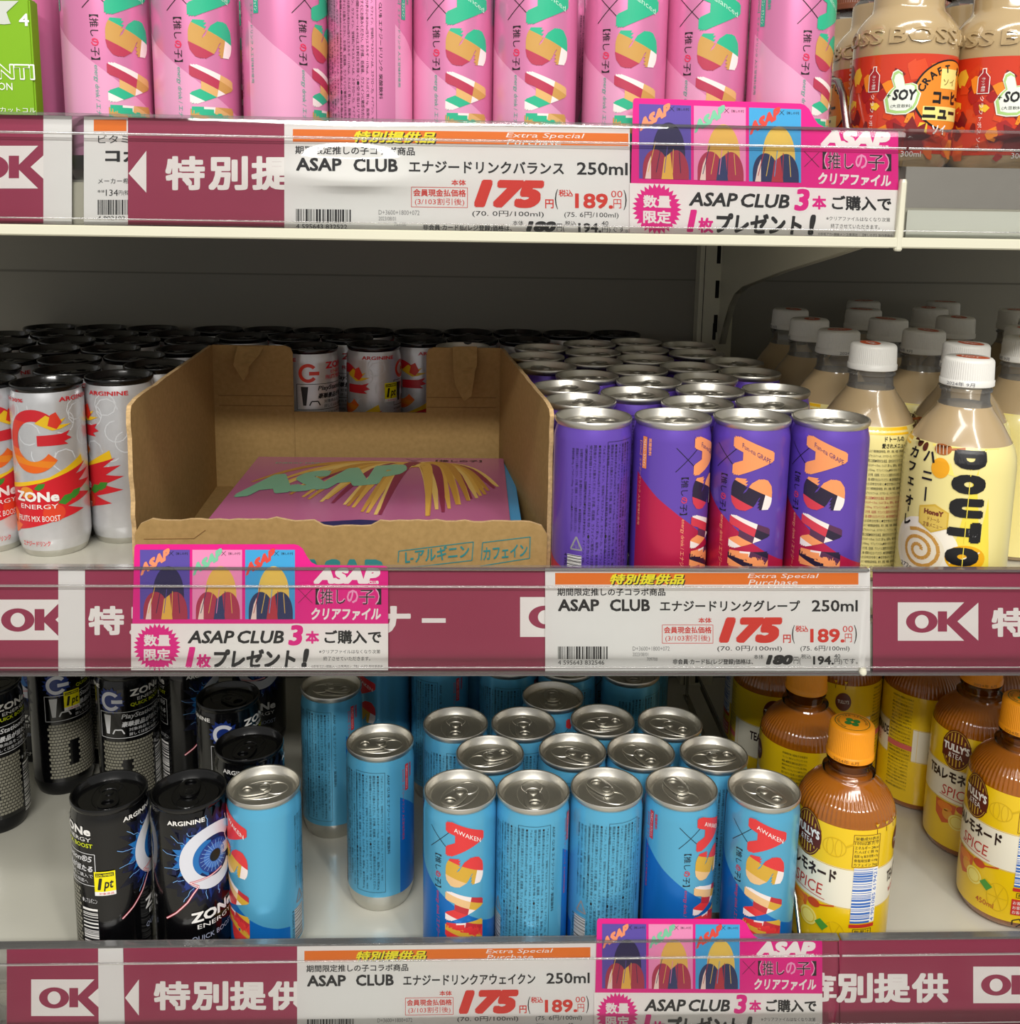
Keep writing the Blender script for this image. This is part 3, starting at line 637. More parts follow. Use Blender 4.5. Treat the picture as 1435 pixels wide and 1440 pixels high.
bot_c = bottle_group('drink_bottle', CPROF, [(0.0178, 0.1405), (0.0160, 0.146), (0.0158, 0.152), (0.0172, 0.1525), (0.0172, 0.154), (0.0158, 0.1545), (0.0158, 0.160)], COFFEE, coffee_art(), [(0.0362, 0.005), (0.0368, 0.02), (0.0368, 0.100), (0.0362, 0.108), (0.0343, 0.115), (0.0325, 0.1185)],
    mat('coffee_label', 'EEE095', 0.3, coat=0.5), (0.1562, 0.1752, 0.0172, mat('white_cap', 'E2E0DA', 0.4), orange_top, '2024年 9月', ink('6A6A72')))
CB = [(0.343, 0.0465), (0.382, 0.113), (0.311, 0.112), (0.290, 0.181), (0.289, 0.260), (0.315, 0.330), (0.362, 0.186), (0.364, 0.262), (0.384, 0.338), (0.417, 0.414), (0.438, 0.275), (0.459, 0.350), (0.500, 0.414), (0.437, 0.158), (0.470, 0.210), (0.515, 0.275), (0.545, 0.345)]
CB = relax(rear(CB, 0.0165, 1), dmin=0.0742, n=80, ylim=(0.0445, 0.43), xlim=lambda p: max(p[0], 0.300), fix=(0,))
LC = rank_labels(CB, 'milk coffee bottle with white cap', 0.04)
LC[0] = 'milk coffee bottle with yellow honey label, nearest the shelf edge'; LC[2] = 'milk coffee bottle showing ingredients text, beside the violet cans'; LC[1] = 'milk coffee bottle directly behind the front honey label bottle'
put(bot_c, CB, 2, {0: 6, 2: -50, 1: 20, 3: 150, 13: 30}, LC, 'milk coffee bottles')
# amber tea bottle
TEA = mat('amber_tea', 'A05A0A', 0.12, coat=1.0)
_b = TEA.node_tree.nodes['Principled BSDF']; _b.inputs['Subsurface Weight'].default_value = 0.12; _b.inputs['Subsurface Radius'].default_value = (0.02, 0.008, 0.002)
TPROF = [(0.029, 0.0), (0.0325, 0.002), (0.0352, 0.009), (0.0357, 0.02), (0.0357, 0.108), (0.0352, 0.113), (0.0338, 0.1185), (0.0312, 0.1240), (0.0268, 0.1295), (0.0215, 0.1345), (0.0180, 0.1375), (0.0168, 0.1395)]
def tea_art():
    a = Art(); BR = ink('5E2318'); CR = ink('F0EAD6'); Y2 = ink('D9B414'); MR = ink('B8402C'); GO = ink('C9A23A')
    a.rect(-112, 50, 112, 82, CR, 1); a.line(-112, 50.5, 112, 50.5, 0.5, Y2, 2); a.line(-112, 81.5, 112, 81.5, 0.5, Y2, 2)
    a.ell(-22, 99, 12.5, 18, BR, 3, 36); a.ell(-22, 99, 11.6, 17, GO, 4, 36, hole=(11.1, 16.5))
    for q in range(6): a.rect(-30+q*2.9, 106 if q not in (0, 5) else 105, -28.9+q*2.9, [109, 113, 114.5, 114.5, 113, 109][q], GO, 5); a.rect(-30+q*2.9, [89, 85.5, 84, 84, 85.5, 89][q], -28.9+q*2.9, 91, GO, 5)
    a.rect(-34, 91, -10, 106, BR, 5); a.text("TULLY'S", -33, 97.5, -11, 104.5, W_, 6, bold=0.04); a.text('&TEA', -28, 91.4, -16, 96, W_, 6, bold=0.01)
    a.text('TEAレモネード', -47, 68.5, 3, 79, ink('2A1512'), 4, bold=0.035); a.text('SPICE', -31, 55.5, -6, 64.5, ink('C03028'), 4, bold=0.008, shear=0.1); a.line(-33, 54.6, -4, 53, 0.5, ink('C03028'), 4)
    a.poly([(-36, 49), (-17, 49), (-19, 33), (-28, 29), (-35, 36)], ink('D2612A'), 4); a.ell(-27, 45, 7, 4, ink('E8842A'), 5); a.ell(-12, 47, 5, 3.4, ink('C8481E'), 5); a.line(-10, 46.5, 3, 50.5, 1.2, ink('C8481E'), 5); a.ell(-24, 39, 4.5, 5, ink('E3A23A'), 5)
    a.ell(-15.6, 34.5, 7, 7, ink('F0E27A'), 6); a.ell(-15.6, 34.5, 5.6, 5.6, ink('E3C43A'), 7, hole=(4.8, 4.8)); a.poly([(-10, 33), (-6, 37), (0, 33), (-4, 28)], ink('4F9A3A'), 7)
    a.ell(0, 97, 8.5, 7.5, Y2, 2, hole=(7.9, 6.9)); a.ell(-3, 97, 2.6, 7, Y2, 2, hole=(2.1, 6.6)); a.ell(3, 97, 2.6, 7, Y2, 2, hole=(2.1, 6.6)); a.line(8, 99, 13, 102, 1.5, Y2, 2)
    a.ell(4, 26, 8, 12, Y2, 2, hole=(7.4, 11.4))
    for q in range(6): a.line(4, 26, 4+7*cos(q*pi/3), 26+11*sin(q*pi/3), 0.5, Y2, 3)
    a.text('450ml', -12, 15, 2, 19.5, MR, 3)
    u = 23
    a.frame(u-10, 84, u+10, 109.5, 0.35, BR, 3); a.line(u-10, 104.6, u+10, 104.6, 0.3, BR, 3)
    for i in range(7): a.text(['栄養成分表示', '100mlあたり', 'エネルギー 28kcal', 'たんぱく質 0g', '脂質 0g 炭水化物 6.9g', '食塩相当量 0.04g', 'カフェイン 7mg'][i], u-9, 105.4-i*3.5, u+9, 108.2-i*3.5, K, 3, bold=0.004, res=1)
    barcode(a, u-8.5, 39, u+6, 83.5, 9, ink('3A6EC0'), vertical=True, back=W_, layer=5); a.rect(u+6, 39, u+10, 83.5, W_, 4); a.text('4 901085 619421', u+6.6, 40, u+9.4, 82, ink('3A6EC0'), 6, rot=90)
    a.rect(u-9, 35.2, u+10, 38, ink('C8342C'), 4); a.frame(u-6, 30, u+8, 34, 0.4, K, 4); a.text('無果汁', u-5, 30.6, u+7, 33.4, K, 5); a.rect(u-9, 15, u+10, 28.5, ink('C8342C'), 4)
    for i in range(3): a.text('お客様相談室', u-8, 16+i*4, u+9, 19+i*4, W_, 5)
    a.path([(u-7, 6), (u-7, 10), (u-2, 12), (u, 8), (u-4, 5)], 0.9, K, 4); a.path([(u+3, 6), (u+3, 10), (u+8, 12), (u+10, 8), (u+6, 5)], 0.9, K, 4)
    a.text('TEA LEMONADE', 44, 66, 84, 75, ink('2A1512'), 4, bold=0.02); a.text('with SPICE', 48, 56, 72, 62, ink('C03028'), 4)
    a.ell(56, 97, 7, 9, BR, 3); a.text("TULLY'S", 51, 95.5, 61, 99, W_, 5)
    for i in range(27): a.text(MICRO[i % 8], 86, 108-i*3.4, 106, 110.2-i*3.4, K, 4, bold=0.004, res=1)
    a.rect(84, 50, 108, 82, Y2, 2); a.rect(84, 60, 108, 65, ink('D0605A'), 5)
    a.ell(-60, 98, 8, 7, Y2, 2, hole=(7.5, 6.5)); a.ell(-66, 28, 9, 9, Y2, 2, hole=(8.4, 8.4)); a.text('TEAレモネード', -98, 67, -58, 77, ink('2A1512'), 4, bold=0.03)
    a.ell(-78, 98, 9, 12, BR, 3); a.text("TULLY'S", -86, 96, -70, 101, W_, 5, bold=0.03)
    for k in range(4):
        x = 30+k*9; a.rect(x, 109.5, x+0.5, 113, BR, 2); a.poly([(x-1.4, 117), (x+1.9, 117), (x+0.2, 114.4)], ink('E8C020'), 3)
    return a
def clover_top(a):
    g = ink('2E7A34')
    for i in range(4): an = pi/4+i*pi/2; a.ell(3.6*cos(an), 3.6*sin(an), 2.6, 2.6, g, 2)
    a.ell(0, 0, 12.6, 12.6, ink('3A5A20'), 2, hole=(12.0, 12.0))
    for i, s in enumerate('ボタニカルティー TEA LEMONADE'):
        an = radians(250-i*12.4); 
        if s == ' ': continue
        vs, fs = text_mesh(s, 0.01, 1)
        cx, cy = 10*cos(an), 10*sin(an); c, s_ = cos(an-pi/2), sin(an-pi/2)
        a.add([(cx+(x-0.4)*2.6*c-(y-0.35)*2.6*s_, cy+(x-0.4)*2.6*s_+(y-0.35)*2.6*c) for x, y in vs], fs, K if i % 3 else g, 3)
flute = lambda aa, z: (0.012*cos(64*aa)*min(1, max(0, (z-0.112)/0.004))*min(1, max(0, (0.134-z)/0.006)))
TP2 = []
for (r0, z0), (r1, z1) in zip(TPROF[:-1], TPROF[1:]):
    n = 4 if z0 > 0.09 else 1
    for q in range(n): TP2.append((r0+(r1-r0)*q/n, z0+(z1-z0)*q/n))
TP2.append(TPROF[-1])
bot_t = bottle_group('drink_bottle', TP2+[(0.0150, 0.1405), (0.0142, 0.1415), (0.0142, 0.1435)], [(0.0168, 0.1390), (0.0190, 0.1400), (0.0190, 0.1412), (0.0150, 0.1425), (0.0148, 0.1480), (0.0165, 0.1490), (0.0165, 0.1500), (0.0148, 0.1510), (0.0148, 0.156)], TEA, tea_art(), [(0.0352, 0.008), (0.0357, 0.02), (0.0357, 0.108), (0.0352, 0.113)],
    mat('tea_label', 'EFC810', 0.3, coat=0.5), (0.1520, 0.1775, 0.0165, mat('orange_cap', 'F29A14', 0.4), clover_top, '2024年 6月', ink('8A5A10')), ripple=flute, seg=256, shell=PETA)
TB = [(0.2835, 0.050), (0.2835, 0.152), (0.441, 0.167), (0.4335, 0.086), (0.424, 0.240), (0.362, 0.265), (0.284, 0.245), (0.30, 0.33), (0.497, 0.245), (0.385, 0.345), (0.46, 0.33), (0.505, 0.13)]
TB = relax(TB, dmin=0.0722, n=40, ylim=(0.045, 0.43), xlim=lambda p: max(p[0], 0.2835), fix=(0, 3))
LT = dict(enumerate(['amber tea bottle with yellow label and bar code, nearest the shelf edge', 'amber tea bottle directly behind the front one with clover cap', 'amber tea bottle with oval emblem, right, second from the picture edge', 'amber tea bottle cut by the right picture edge', 'amber tea bottle showing cream label back and ingredients, at the back',
     'amber tea bottle with TEA lettering behind the front bottles', 'amber tea bottle in the shadow behind the blue cans', 'amber tea bottle deep in the shadow beside the metal divider', 'amber tea bottle at the back, far right', 'amber tea bottle in the last row, left of centre', 'amber tea bottle in the last row, right of centre', 'amber tea bottle outside the right picture edge']))
put(bot_t, TB, 3, {0: 4, 1: 75, 2: -6, 3: 6, 4: 84, 5: 40, 6: -60, 7: 50}, LT, 'amber tea bottles')
# beige soy coffee bottle
SPROF = [(0.028, 0.0), (0.0305, 0.003), (0.0322, 0.008), (0.0322, 0.066), (0.0325, 0.072), (0.0323, 0.080), (0.0308, 0.087), (0.0270, 0.0930), (0.0232, 0.0965), (0.0218, 0.100), (0.0215, 0.111), (0.0212, 0.113)]
SOYM = mat('soy_coffee', 'B59C72', 0.16, coat=1.0, spec=0.6)
def soy_art():
    a = Art(); R_ = ink('C62A22'); O_ = ink('EE8A22'); Y = ink('F2C436'); DR = ink('7A1A1E'); LM = ink('F1E58A'); rnd = random.Random(4)
    for i in range(170):
        x, y, r = rnd.uniform(-98, 98), rnd.uniform(6, 62), rnd.uniform(2.5, 7); n = rnd.choice([5, 6, 7])
        a.poly([(x+r*rnd.uniform(0.5, 1.2)*cos(2*pi*k/n), y+r*rnd.uniform(0.5, 1.2)*sin(2*pi*k/n)) for k in range(n)], rnd.choice([O_, Y, ink('D9481E'), DR, ink('E0661E'), ink('A82020')]), 1+i*0.016)
    # oval emblem
    a.ell(33, 44, 27, 22, K, 4, 40); a.ell(33, 44, 25.8, 21, ink('E88A2A'), 5, 40); a.poly([(24, 60), (40, 60), (40, 48), (24, 48)], LM, 6); a.rect(13, 28.6, 50, 37, LM, 6)
    s = 'CRAFT BOSS'
    for i, ch in enumerate(s):
        if ch == ' ': continue
        an = radians(166-i*16.5); vs, fs = text_mesh(ch, 0.03, 2); cx, cy = 33+22*cos(an), 44+16*sin(an)
        c, s_ = cos(an-pi/2), sin(an-pi/2); a.add([(cx+(x-0.35)*6.4*c-(y-0.3)*6.4*s_, cy+(x-0.35)*6.4*s_+(y-0.3)*6.4*c) for x, y in vs], fs, K, 7)
    a.text('ソイ', 26, 50, 37, 54, ink('8A5A20'), 7); a.text('コーヒー', 19, 38.6, 48, 46.6, K, 7, bold=0.05); a.text('ニュー', 13, 29.4, 42, 36.6, K, 7, bold=0.05)
    # thumbs-up badge
    p = [(-8, 33.5), (-9.8, 41), (-7, 46), (-4.6, 48.5), (-6.4, 53.5), (-5.6, 57), (-3.2, 58.4), (-0.6, 56.6), (1.2, 50), (5.2, 50.6), (8, 49.4), (8.4, 46.8), (10.4, 44.6), (9.6, 41.2), (9, 38.6), (7.4, 35.4), (3, 32.6), (-3, 32.4)]
    g = ink('A9CF7E'); cx = sum(q[0] for q in p)/len(p); cy = sum(q[1] for q in p)/len(p)
    a.poly([(cx+(x-cx)*1.08, cy+(y-cy)*1.06) for x, y in p], ink('E8EDE2'), 8); a.poly(p, g, 9); a.poly([(cx+(x-cx)*0.84, cy+(y-cy)*0.88) for x, y in p], ink('E8EDE2'), 10)
    a.text('SOY', -5.4, 40.4, 8.4, 47, K, 12, bold=0.03, shear=0.15); a.text('+', -8.8, 42, -6.4, 44.6, K, 12); a.text('(大豆飲料)', -6, 35.6, 6, 38, K, 12)
    # maple leaf
    lf = [(0, -2), (3, 2), (9, 1), (7, 6), (13, 9), (8, 11), (9, 17), (4, 14), (1, 21), (-3, 14), (-9, 17), (-8, 11), (-14, 9), (-8, 6), (-10, 0), (-4, 2)]
    a.poly([(6+x*1.1, 10+y) for x, y in lf], DR, 8); a.poly([(72+x*1.1, 14+y) for x, y in lf], DR, 8)
    a.poly([(-21.5, 46), (-14, 46), (-14, 56), (-16.4, 59), (-16.4, 61.6), (-19, 61.6), (-19, 59), (-21.5, 56)], W_, 7); a.poly([(-21, 46.5), (-14.5, 46.5), (-14.5, 56), (-16.9, 58.8), (-16.9, 61.1), (-18.5, 61.1), (-18.5, 58.8), (-21, 56)], ink('A8242A'), 8)
    a.text('ホット専用', -19, 47.5, -16.5, 56, W_, 9, rot=-90); a.text('クラフトボス ソイ', -19, 12, -16.6, 44.6, W_, 8, rot=-90); a.text('ソイ', 20, 20, 31, 26, W_, 8, bold=0.03); a.text('300ml', 2, 6, 14, 9.4, W_, 8)
    barcode(a, 62, 20, 76, 50, 21, K, vertical=True, back=W_, layer=8)
    for i in range(8): a.text(MICRO[i], 60, 54+i*3, 86, 56+i*3, W_, 8, res=1)
    return a
def soy_emboss(t):
    place0 = on_profile(SPROF[3:8])
    R0 = 0.0325
    vs_all = []
    bm = bmesh.new()
    for k in range(3):
        vs, fs = text_mesh('BOSS', 0.02, 2); ax, bx = min(v[0] for v in vs), max(v[0] for v in vs); ay, by = min(v[1] for v in vs), max(v[1] for v in vs)
        for lay, flip in ((12, False),):
            pass
        top = [bm.verts.new(place0(-60+k*50+(x-ax)/(bx-ax)*46-0, 75.0+(y-ay)/(by-ay)*9.8, 12)) for x, y in vs]
        for f in fs:
            try: bm.faces.new([top[i] for i in f])
            except ValueError: pass
    r = bmesh.ops.extrude_face_region(bm, geom=bm.faces[:])
    for v in [g for g in r['geom'] if isinstance(g, bmesh.types.BMVert)]:
        d = Vector((v.co.x, v.co.y, 0)); v.co -= d.normalized()*0.0010
    bmesh.ops.recalc_face_normals(bm, faces=bm.faces)
    part('raised_lettering', bm, SOYM, t)
bot_s = bottle_group('drink_bottle', SPROF, [(0.0212, 0.113), (0.0200, 0.115), (0.0165, 0.118), (0.0165, 0.124)], SOYM, soy_art(), [(0.0322, 0.008), (0.0322, 0.066), (0.0324, 0.0685)],
    mat('soy_label', 'D23A1C', 0.25, coat=0.8), (0.120, 0.138, 0.0195, mat('brown_cap', '6E3A20', 0.4), lambda a: a.ell(0, 0, 6, 6, ink('D8B070'), 2), '2024年 8月', ink('D8C8A0')))
soy_emboss(bot_s)
SB = [(0.2785, 0.040), (0.3440, 0.040), (0.4095, 0.040), (0.289, 0.108), (0.354, 0.108), (0.420, 0.108), (0.292, 0.176), (0.36, 0.176), (0.43, 0.176)]
LS = ['beige bottle with maple leaf label, front, beside the pink cans', 'beige bottle with maple leaf label, front, at right picture edge', 'beige bottle with maple leaf label, front, beyond picture edge', 'beige bottle with bar code behind the grey divider', 'beige bottle with brown cap between the two front bottles', 'beige bottle in second row at far right', 'beige bottle in third row, left', 'beige bottle in third row, middle', 'beige bottle in third row, right']
SB = relax(SB, dmin=0.0655, ylim=(0.040, 0.3), xlim=lambda p: max(p[0], 0.2765))
put(bot_s, SB, 'riser', {0: 0, 1: -6, 3: 66, 4: 50}, dict(enumerate(LS)), 'beige soy bottles on the top shelf')

# ------------------------------------------------------------------ green carton on the top shelf
a = Art()
gx1 = on_y(52, 150, 0.012)[0]
t = thing('drink_carton', 'bright green carton with white lettering at the top left corner', 'carton', (gx1-0.045, 0.0165, S[1]))
part('carton_body', bbox(-0.045, 0.045, -0.0060, 0.0060, 0, 0.106, 0.001), mat('green_carton', '7DB012', 0.4, noise=0.05, nscale=30), t)
gx = lambda px, py: ((on_y(px, py, 0.012)[0]-(gx1-0.045))*1000, (on_y(px, py, 0.012)[1]-S[1])*1000)
def gbox(px0, py0, px1, py1): p, q = gx(px0, py0), gx(px1, py1); return p[0], p[1], q[0], q[1]
a.text('4', *gbox(29, 37, 42, 20), W_, 2, bold=0.02)
a.text('NTI', *gbox(-2, 112, 50, 91), W_, 2, bold=0.05); a.text('NTI', *gbox(0, 110, 48, 93), ink('7DB012', 0.4), 4, bold=0.016)
a.text('ON', *gbox(0, 127, 19, 117), W_, 2); a.text('スカットコル', *gbox(-8, 158, 52, 152), W_, 2)
a.poly([gx(*p) for p in ((-4, 2), (28, 2), (11, 18), (14, 27), (17, 34), (8, 35), (-4, 34))], ink('C9CDC6'), 2)

a.build('carton_print', lambda x, y, l: (x*0.001, -0.0062-LAY*l, y*0.001), t)

# ------------------------------------------------------------------ cardboard tray with clear files
t = thing('cardboard_box', 'open brown cardboard display box holding clear files, torn edges', 'box', (0, 0, S[2]))
TH = 0.003; hb = 0.138; xl0, xr0, xl1, xr1, yf, yb = -0.2300, 0.0532, -0.2405, 0.0260, 0.042, 0.304
def slab(x0, y0, x1, y1, outline, thick, name, matl=CARD):
    """upright card panel along (x0,y0)-(x1,y1); outline in (distance, height)"""
    d = Vector((x1-x0, y1-y0, 0)); L = d.length; d.normalize(); n = Vector((-d.y, d.x, 0))*thick
    bm = bmesh.new(); pts = outline(L); A = [bm.verts.new(Vector((x0, y0, 0))+d*s+Vector((0, 0, h))) for s, h in pts]; B = [bm.verts.new(v.co+n) for v in A]; m = len(pts)
    for tr in tessellate_polygon([[Vector((s, h, 0)) for s, h in pts]]):
        for q in ([A[i] for i in tr], [B[i] for i in reversed(tr)]):
            try: bm.faces.new(q)
            except ValueError: pass
    for i in range(m):
        f = bm.faces.new((A[i], A[(i+1) % m], B[(i+1) % m], B[i])); f.material_index = 1
    bmesh.ops.recalc_face_normals(bm, faces=bm.faces)
    return part(name, bm, [matl, CARDEDGE], t)
rj = random.Random(3)
part('box_floor', extrude_poly([(xl0, yf), (xr0, yf), (xr1, yb), (xl1, yb)], 'z', 0.0003, 0.003), CARD, t)
ftop = lambda L: [(0, 0), (L, 0), (L, 0.048), (L-0.004, 0.0545)]+[(L-0.012-i*(L-0.024)/40, 0.0575+rj.uniform(-0.0007, 0.0007)-(0.004 if 17 < 40-i < 24 else 0)+(0.002 if abs(40-i-13) < 1 else 0)) for i in range(41)]+[(0.004, 0.0545), (0, 0.048)]
fp = slab(xl0, yf, xr0, yf, ftop, -TH, 'front_panel')
jag = lambda: rj.uniform(-0.0012, 0.0012)
sideL = lambda L: [(0, 0), (L, 0), (L, hb)]+[(L-(L-0.004)*i/20, hb+jag()*0.4) for i in range(1, 20)]+[(0.003, hb-0.002)]+[(0+jag(), hb-0.006-i*0.009) for i in range(13)]
slab(xl0, yf, xl1, yb, sideL, TH, 'side_panel'); slab(xr0, yf, xr1, yb, sideL, -TH, 'side_panel')
def backp(L):
    s = lambda x: (x-xl1)
    return [(0, 0), (L, 0), (L, hb), (s(-0.036), hb), (s(-0.041), hb-0.002), (s(-0.043), hb-0.007), (s(-0.043), 0.0755), (s(-0.167), 0.0755), (s(-0.167), hb-0.007), (s(-0.169), hb-0.002), (s(-0.174), hb), (0, hb)]
slab(xl1, yb, xr1, yb, backp, TH, 'back_panel')
slab(xl0+0.0, yb-0.0008, xl0+0.1, yb-0.0008, lambda L: [(0.0632, 0.006), (0.0638, 0.006), (0.0638, 0.1), (0.0632, 0.1)], -0.0004, 'fold_crease')
# torn paper flaps hanging from the two tall tabs
def flap(px0, px1, tip, pts):
    yy = yb-0.004; bm = bmesh.new(); P = [on_y(px, py, yy) for px, py in pts]; ctr = [(x, z-S[2]) for x, z in P]
    bm = extrude_poly(ctr, 'y', yy, yy-0.0008)
    bmesh.ops.subdivide_edges(bm, edges=bm.edges[:], cuts=2)
    for v in bm.verts: v.co.y -= max(0, (ctr[0][1]-v.co.z))*0.30+abs(v.co.x-sum(c[0] for c in ctr)/len(ctr))*0.15
    o = part('torn_flap', bm, CARD, t)
flap(0, 0, 0, [(335, 486), (372, 487), (366, 498), (358, 507), (352, 515), (352, 523), (346, 533), (338, 522), (331, 512), (332, 500)])
flap(0, 0, 0, [(637, 487), (671, 487), (671, 512), (668, 520), (667, 530), (663, 553), (658, 556), (654, 560), (649, 553), (641, 538), (638, 520)])
for z in (0.0905, 0.081):
    part('fold_crease', bbox(-0.236, -0.1675, yb-0.0005, yb, z, z+0.0005), mat('crease_shade', '8A683C', 0.9), t); part('fold_crease', bbox(-0.0425, 0.0225, yb-0.0005, yb, z, z+0.0005), MATS['crease_shade'], t)
# print on the front of the box
a = Art(); TEAL = ink('2C7F80', 0.8)
bp = lambda px, py: on_y(px, py, yf-TH-0.0002)
fr = [(560, 772), (664, 762), (661, 795), (558, 795)]
pl = lambda x, y, l: (lambda q: (q[0], yf-TH-0.0002-LAY*l, q[1]-S[2]))(on_y(x, y, yf-TH-0.0002))
a.path([(560, 791), (561, 775), (666, 762), (664, 788), (560, 800)], 1.3, TEAL, 1); a.path([(677, 788), (679, 763), (746, 755), (745, 785), (676, 796)], 1.3, TEAL, 1)
a.text('L-アルギニン', 570, 789, 660, 769, TEAL, 2, bold=0.02); it = a.items.pop(); a.add([(x, y-(x-570)*0.10+4, *e) for x, y, *e in it[0]], it[1], TEAL, 2)
a.text('カフェイン', 680, 785, 742, 767, TEAL, 2, bold=0.02); it = a.items.pop(); a.add([(x, y-(x-680)*0.10+3, *e) for x, y, *e in it[0]], it[1], TEAL, 2)
a.text('ASAP', 420, 830, 540, 786, TEAL, 2, bold=0.05)
a.build('box_print', pl, fp)
bm = bmesh.new()
part('sliding_seam', tube([(xl0+0.006, yf-TH-0.0002, 0.044), (xl0+0.04, yf-TH-0.0002, 0.0445), (xl0+0.046, yf-TH-0.0002, 0.049), (xl0+0.048, yf-TH-0.0002, 0.0505)], 0.0003, 5), MATS['crease_shade'], t)
# clear files: a stack of thin sheets
FZ = S[2]+0.003
sheetcols = ['3F9FD6', 'D77FB0', '5A4AA8']
for i in range(14):
    top = i == 13; z0 = FZ+0.0027*i
    cx, cy = -0.0825, 0.1635; hw, hd = 0.1120, 0.1100
    a0 = 0.0 if top else random.uniform(-0.012, 0.012)
    nm = 'pink clear file with pale green lettering, topmost of the stack' if top else 'clear file in the cardboard box, %s from the bottom' % NTH[i] if i < 12 else 'blue-edged clear file just beneath the topmost pink one'
    off = (0.0085, 0.0) if i == 12 else (0, 0)
    f = thing('clear_file', nm, 'file', (cx+off[0], cy+off[1], z0), a0, 'clear files in the cardboard box')
    col = mat('file_pink', 'B9668F', 0.25, coat=0.6) if top else mat('file_%d' % (0 if i == 12 else i % 3), sheetcols[0 if i == 12 else i % 3], 0.25, coat=0.6)
    part('sheet', bbox(-hw, hw, -hd, hd, 0, 0.0022, 0.0005), col, f)
    if top:
        a = Art(); GR = ink('7FB898', 0.25)
        a.text('ENERGY DRINK', -92, 86, -46, 91, GR, 2); x_mark(a, 30, 98, 7, ink('6A3A5A'), 0.6); a.text('【推しの子】', 50, 95, 92, 102, ink('3A2030'), 3, bold=0.02)
        # plain colour sweeps where the folder carries its picture
        rr = random.Random(8)
        a.poly([(-100, -108), (-70, -84), (0, -70), (70, -80), (104, -108)], ink('2E2A5A'), 2)
        for k in range(40):
            sd = -1 if k % 2 else 1; t0 = (k//2)/20.0; x0_, y0_ = 34+rr.uniform(-8, 8), 88-rr.uniform(0, 8); reach = (100-88*t0)*(1.3 if sd < 0 else 0.74); pts = []
            for q in range(13):
                v = q/12.0; pts.append((x0_+sd*reach*(v**0.7), y0_-v*v*(62+90*t0)+12*sin(v*3.0)))
            L, Q = [], []
            for q, (px_, py_) in enumerate(pts):
                a_, b_ = pts[max(q-1, 0)], pts[min(q+1, 12)]; dx_, dy_ = b_[0]-a_[0], b_[1]-a_[1]; ln = math.hypot(dx_, dy_) or 1; ww = (10+rr.uniform(-0.6, 0.6))*(1-0.75*(q/12.0)**2)/2
                L.append((min(max(px_-dy_/ln*ww, -110), 110), max(py_+dx_/ln*ww, -107))); Q.append((min(max(px_+dy_/ln*ww, -110), 110), max(py_-dx_/ln*ww, -107)))
            a.poly(L+Q[::-1], ink(['D9A94E', 'C08A3C', 'E3BE6C', 'D9A94E', '8A2F4A', 'C9963F', 'E3BE6C'][k % 7]), 2.3+k*0.06)
        a.text('ASAP', -106, -18, 26, 42, GR, 6, bold=0.06, shear=0.1); it = a.items.pop(); a.add([(x, y+(x+106)*0.36, *e) for x, y, *e in it[0]], it[1], GR, 6)
        a.build('cover_print', lambda x, y, l: (x*0.001, y*0.001, 0.0022+LAY*l), f)

# ------------------------------------------------------------------ shelves, wall, upright, bracket
XL, XR = -0.75, 0.95
struct(part('wall_back', bbox(XL, XR, YB, YB+0.01, -0.95, 0.55), WALLM))
struct(part('floor', bbox(-3.0, 3.2, -4.0, YB+0.02, -0.97, -0.95), mat('aisle_floor', 'B9B5AA', 0.4)))
for k, z in enumerate((-0.094, 0.19, -0.372)):
    struct(part('trim_%d' % (k+1), bbox(XL, XR, YB-0.0012, YB, z-0.001, z+0.0005), mat('panel_seam', '77746C', 0.7)))
def shelf(x0, x1, s, label):
    t = thing('shelf', label, 'shelf', ((x0+x1)/2, 0.24, S[s])); hw = (x1-x0)/2
    part('shelf_board', bbox(-hw, hw, -0.226, 0.234, -0.028, 0, 0.0008), SHELF, t, label='pale enamel shelf board')
    zl = -0.0345
    part('front_lip', bbox(-hw, hw, -0.2345, -0.2265, zl, zl+0.033, 0.0012), CREAM, t, label='cream steel front lip')
    return t
for s, nm in ((1, 'top'), (2, 'middle'), (3, 'bottom')):
    shelf(XL, XJ-0.0012, s, 'cream steel %s shelf of the left bay, carrying cans' % nm)
    shelf(XJ+0.0012, XR, s, 'cream steel %s shelf of the right bay, carrying bottles' % nm)
for x, nm in ((XJ, 'slotted steel upright post between the two bays'),):
    t = thing('shelf_upright', nm, 'post', (x, YB-0.012, -0.95))
    bm = bmesh.new(); wd = 0.017
    part('post', bbox(-wd-0.006, wd-0.002, -0.010, 0.0115, 0, 1.5, 0.001), CREAM, t)
    for k in range(40):
        z = 0.02+k*0.0372
        part('slot', bbox(-0.0055, -0.0015, -0.0106, -0.0098, z, z+0.019), mat('slot_dark', '0C0B0A', 0.9), t); 
    part('groove', bbox(-0.0185, -0.0178, -0.0104, -0.0098, 0, 1.5), MATS['slot_dark'], t)
